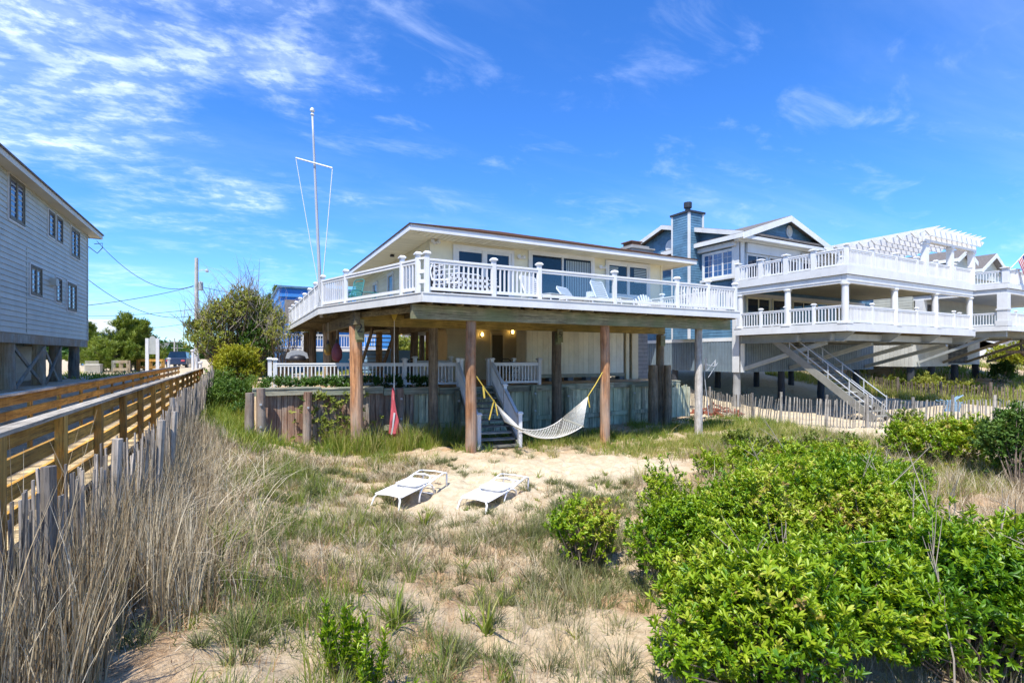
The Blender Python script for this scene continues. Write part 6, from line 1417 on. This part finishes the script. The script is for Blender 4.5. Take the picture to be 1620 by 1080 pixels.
# 3 litter lying flat and fine dry stalks
x, y = scat(60000, -1.2, 12, 1.5, 13, lambda x, y: zone(x, y)*np.clip(veg2(x, y)+.25, 0, 1)*clear(x, y)**.5)
m = len(x); V, Q, k = blades(x, y, rng.uniform(.02, .09, m), rng.uniform(1.2, 3.0, m), .004*rng.uniform(.6, 1.5, m), rng.uniform(0, 6.28, m), .2, 2); tag(npmesh('dry_litter', V, Q, rng.uniform(.1, 1, m).repeat(k), 'reed', kind='stuff'), 'scraps of dry straw lying on the sand', 'litter')
x, y = scat(3600, -.5, 11, 2.5, 12.5, lambda x, y: zone(x, y)*clear(x, y)*np.clip((fbm(x*.7, y*.7, 77, 3)-.46)*6, 0, 1)*.8)
n = len(x); field('rusty_weeds', x, y, rng.integers(10, 26, n), rng.uniform(.08, .2, n), rng.uniform(.04, .12, n), .5, .0035, rng.uniform(.1, .9, n), 'rust_weed', 'low rust coloured weeds in patches on the sand', cat='weeds')
x, y = scat(2600, .5, 10, 2.2, 9.5, lambda x, y: zone(x, y)*clear(x, y)*.7*veg(x, y))
n = len(x); field('dry_stalks', x, y, rng.integers(2, 6, n), .1, rng.uniform(.15, .42, n), .35, .003, rng.uniform(.3, 1, n), 'reed', 'thin dry seed stalks standing among the grass', curl=1.0)
# broad leaved rosettes
x, y = scat(420, -.5, 9, 2.2, 11, lambda x, y: zone(x, y)*clear(x, y)*.55)
n = len(x); field('leafy_weeds', x, y, rng.integers(9, 22, n), .04, rng.uniform(.08, .2, n), .75, .016, rng.uniform(.2, .7, n), 'grass_green', 'bright broad leaved weeds dotted over the sand', cat='weeds', seg=4)
for px, py, hgt in ((90, 1010, .38), (60, 1040, .3), (345, 880, .3), (350, 865, .25)):
    pass
wx, wy = zip(*[gpt(px, py) for px, py in ((85, 1020), (70, 1055), (340, 885), (355, 875), (605, 855), (672, 835), (625, 985), (770, 1000), (1340, 700))])
field('leafy_weeds', wx, wy, 26, .05, .30, .7, .028, .55, 'grass_green', 'larger clumps of broad bright green leaves', cat='weeds', seg=5)
# 4 lush green grass at the pilings and under the deck front
x, y = scat(2600, .2, 20, 12.6, 16.9, lambda x, y: zone(x, y)*clear(x, y)*.75*np.clip((fbm(x*1.2, y*1.2, 66, 3)-.42)*5, 0, 1)*(1-.6*(x < 3))*(1-.9*np.exp(-((x-7.2)/1.0)**2-((y-13.5)/1.6)**2))*np.clip((y-11.8)/2, 0, 1))
n = len(x); field('green_grass', x, y, rng.integers(14, 40, n), rng.uniform(.1, .22, n), rng.uniform(.10, .30, n), .6, .009, rng.uniform(.15, .85, n), 'grass_green', 'lush green grass round the foot of the pilings and bulkhead')
x, y = scat(1900, -1.0, 4.2, 8.5, 17, lambda x, y: ~inhouse(x, y)*clear(x, y)*np.clip((fbm(x*1.4, y*1.4, 61, 3)-.48)*5, 0, 1)*.4)
n = len(x); field('green_grass', x, y, rng.integers(12, 34, n), rng.uniform(.08, .2, n), rng.uniform(.06, .17, n), .7, .007, rng.uniform(.35, 1, n), 'grass_green', 'mixed green grass on the slope left of the pilings')
x, y = scat(1500, -1.1, 2.6, 13, 27, lambda x, y: ~inhouse(x, y)*.8*np.clip(ss(14, 16, y)+.15, 0, 1)*np.clip(1.15-ss(-.2, 1.4, x), 0, 1))
n = len(x); field('green_grass', x, y, rng.integers(20, 45, n), rng.uniform(.15, .3, n), rng.uniform(.18, .42, n), .5, .014, rng.uniform(.25, .75, n), 'grass_green', 'bright tall grass between the fence and the bulkhead end')
x, y = scat(3400, 7.5, 22, 7.0, 14.5, lambda x, y: zone(x, y)*clear(x, y)*np.clip((fbm(x*.7, y*.7, 71, 3)-.38)*4, 0, 1)*(1-ss(19.2, 20.4, x))*.8)
n = len(x); field('mixed_grass', x, y, rng.integers(12, 34, n), rng.uniform(.12, .25, n), rng.uniform(.12, .36, n), .5, .008, rng.uniform(.3, 1, n), 'grass_green', 'yellowing grass between the last piling and the pale fence')
x, y = scat(260, 2.2, 6.6, 14.8, 16.4, lambda x, y: .8+0*x)
n = len(x); field('tall_weeds', x, y, rng.integers(10, 26, n), .12, rng.uniform(.2, .75, n), .35, .014, rng.uniform(.25, .95, n), 'grass_green', 'tall yellow green weeds against the bulkhead behind the leaning piling', cat='weeds', seg=4)
x, y = scat(2600, 9.5, 18, 4.5, 12.5, lambda x, y: zone(x, y)*clear(x, y)*.8)
n = len(x); field('mixed_grass', x, y, rng.integers(12, 30, n), rng.uniform(.1, .25, n), rng.uniform(.1, .3, n), .5, .008, rng.uniform(.4, 1, n), 'grass_green', 'yellowing low growth behind the thicket')
# dry grass right side gap of the thicket
x, y = scat(2600, 7, 19, 2, 10.5, lambda x, y: zone(x, y)*clear(x, y)*.7*np.clip((x-6)/3, 0, 1))
n = len(x); field('dry_grass', x, y, rng.integers(12, 30, n), rng.uniform(.1, .22, n), rng.uniform(.15, .42, n), .45, .006, rng.uniform(.15, .9, n), 'reed', 'dry tan grass in the gaps of the thicket on the right', curl=.9)
x, y = scat(900, 2.6, 7, 1.2, 5.2, lambda x, y: zone(x, y)*veg(x, y)*.7)
n = len(x); field('dry_grass', x, y, rng.integers(10, 24, n), rng.uniform(.06, .16, n), rng.uniform(.12, .32, n), .5, .004, rng.uniform(.25, 1, n), 'grass', 'dry grass under the left edge of the near shrubs', curl=.9)
# planting along the terrace edge, behind the left bulkhead cap
x = rng.uniform(.6, 6.2, 260); y = 17.15+rng.uniform(0, .9, 260)+(6.2-x)*.18
t_ = np.stack([x, y], -1); V, Q, idx = leaves(np.stack([x, y, 1.95+rng.random(260)*.28], -1), np.tile([0, -.4, 1.0], (260, 1)), 14, .17, .04, .8); tag(npmesh('edge_plants', V, Q, np.clip(rng.normal(.42, .2, 260), 0, 1)[idx], 'leaf_dark', kind='stuff'), 'green plants spilling over the terrace edge below the left railing', 'plants')
x = uY(562, 16)+rng.normal(-.7, .5, 110); z = rng.uniform(.4, 1.9, 110); V, Q, idx = leaves(np.stack([x, 16.55+rng.normal(0, .08, 110), z], -1), np.tile([0, -.8, .5], (110, 1)), 9, .13, .035, .8); tag(npmesh('trailing_vine', V, Q, np.clip(rng.normal(.5, .2, 110), 0, 1)[idx], 'leaf_olive', kind='stuff'), 'vine trailing down the bulkhead beside the leaning brown piling', 'vine')
# dune grass far right
x, y = scat(4200, 38, 75, 8, 60, lambda x, y: np.clip((fbm(x*.35, y*.35, 91, 3)-.42)*6, 0, 1)*(x > 41))
n = len(x); field('dune_grass', x, y, 14, .5, rng.uniform(.3, .6, n), .4, .03, rng.uniform(.2, .9, n), 'grass_green', 'dune grass on the sandy rise beyond the brown fence')
x, y = scat(1600, 38.5, 42.5, 8, 27, lambda x, y: .7+0*x)
n = len(x); field('dune_grass', x, y, 12, .25, rng.uniform(.3, .55, n), .3, .016, rng.uniform(.5, 1, n), 'grass_green', 'yellowish grass growing through the brown fence')
x, y = scat(1800, -9, 20, 31, 60, lambda x, y: .6*((x > 0) | (x < -8.5) | (y < 38)))
n = len(x); field('lawn_grass', x, y, 16, .5, rng.uniform(.1, .3, n), .5, .03, rng.uniform(.2, .8, n), 'grass_green', 'rough lawn behind the raised house and along the street')
# tall bare canes standing in front of the thicket
for i, (px, d, top, lx, lab) in enumerate(((1300, 3.9, (1232, 825), 0, 'long brown dead stalk rising through the near shrubs'), (1530, 3.8, (1470, 840), 0, 'pale forked dry cane standing before the right shrub'))):
    x, y = at(px, d); z = g(x, y); e = Vector((*at(top[0], d+.5), gz(top[0], top[1], d+.5))); s0 = Vector((x, y, z)); t = thing('dry_cane', (x, y, z), lab, 'dead stalk'); b = MB(); pts = [s0+(e-s0)*f+Vector((random.gauss(0, .01), random.gauss(0, .01), 0)) for f in np.linspace(0, 1, 9)]; b.path(pts, [.010-.008*f for f in np.linspace(0, 1, 9)], 5); b.build('stem', 'twig', t); b = MB()
    for q in range(9): f = random.uniform(.35, .95); p = s0+(e-s0)*f; dr = ((e-s0).normalized()+Vector((random.gauss(0, .45), random.gauss(0, .3), .1))).normalized(); L = random.uniform(.12, .4); b.path([p, p+dr*L*.6, p+dr*L+Vector((0, 0, .02))], [.004, .003, .0015], 4, cap=False)
    b.build('side_twigs', 'twig', t)
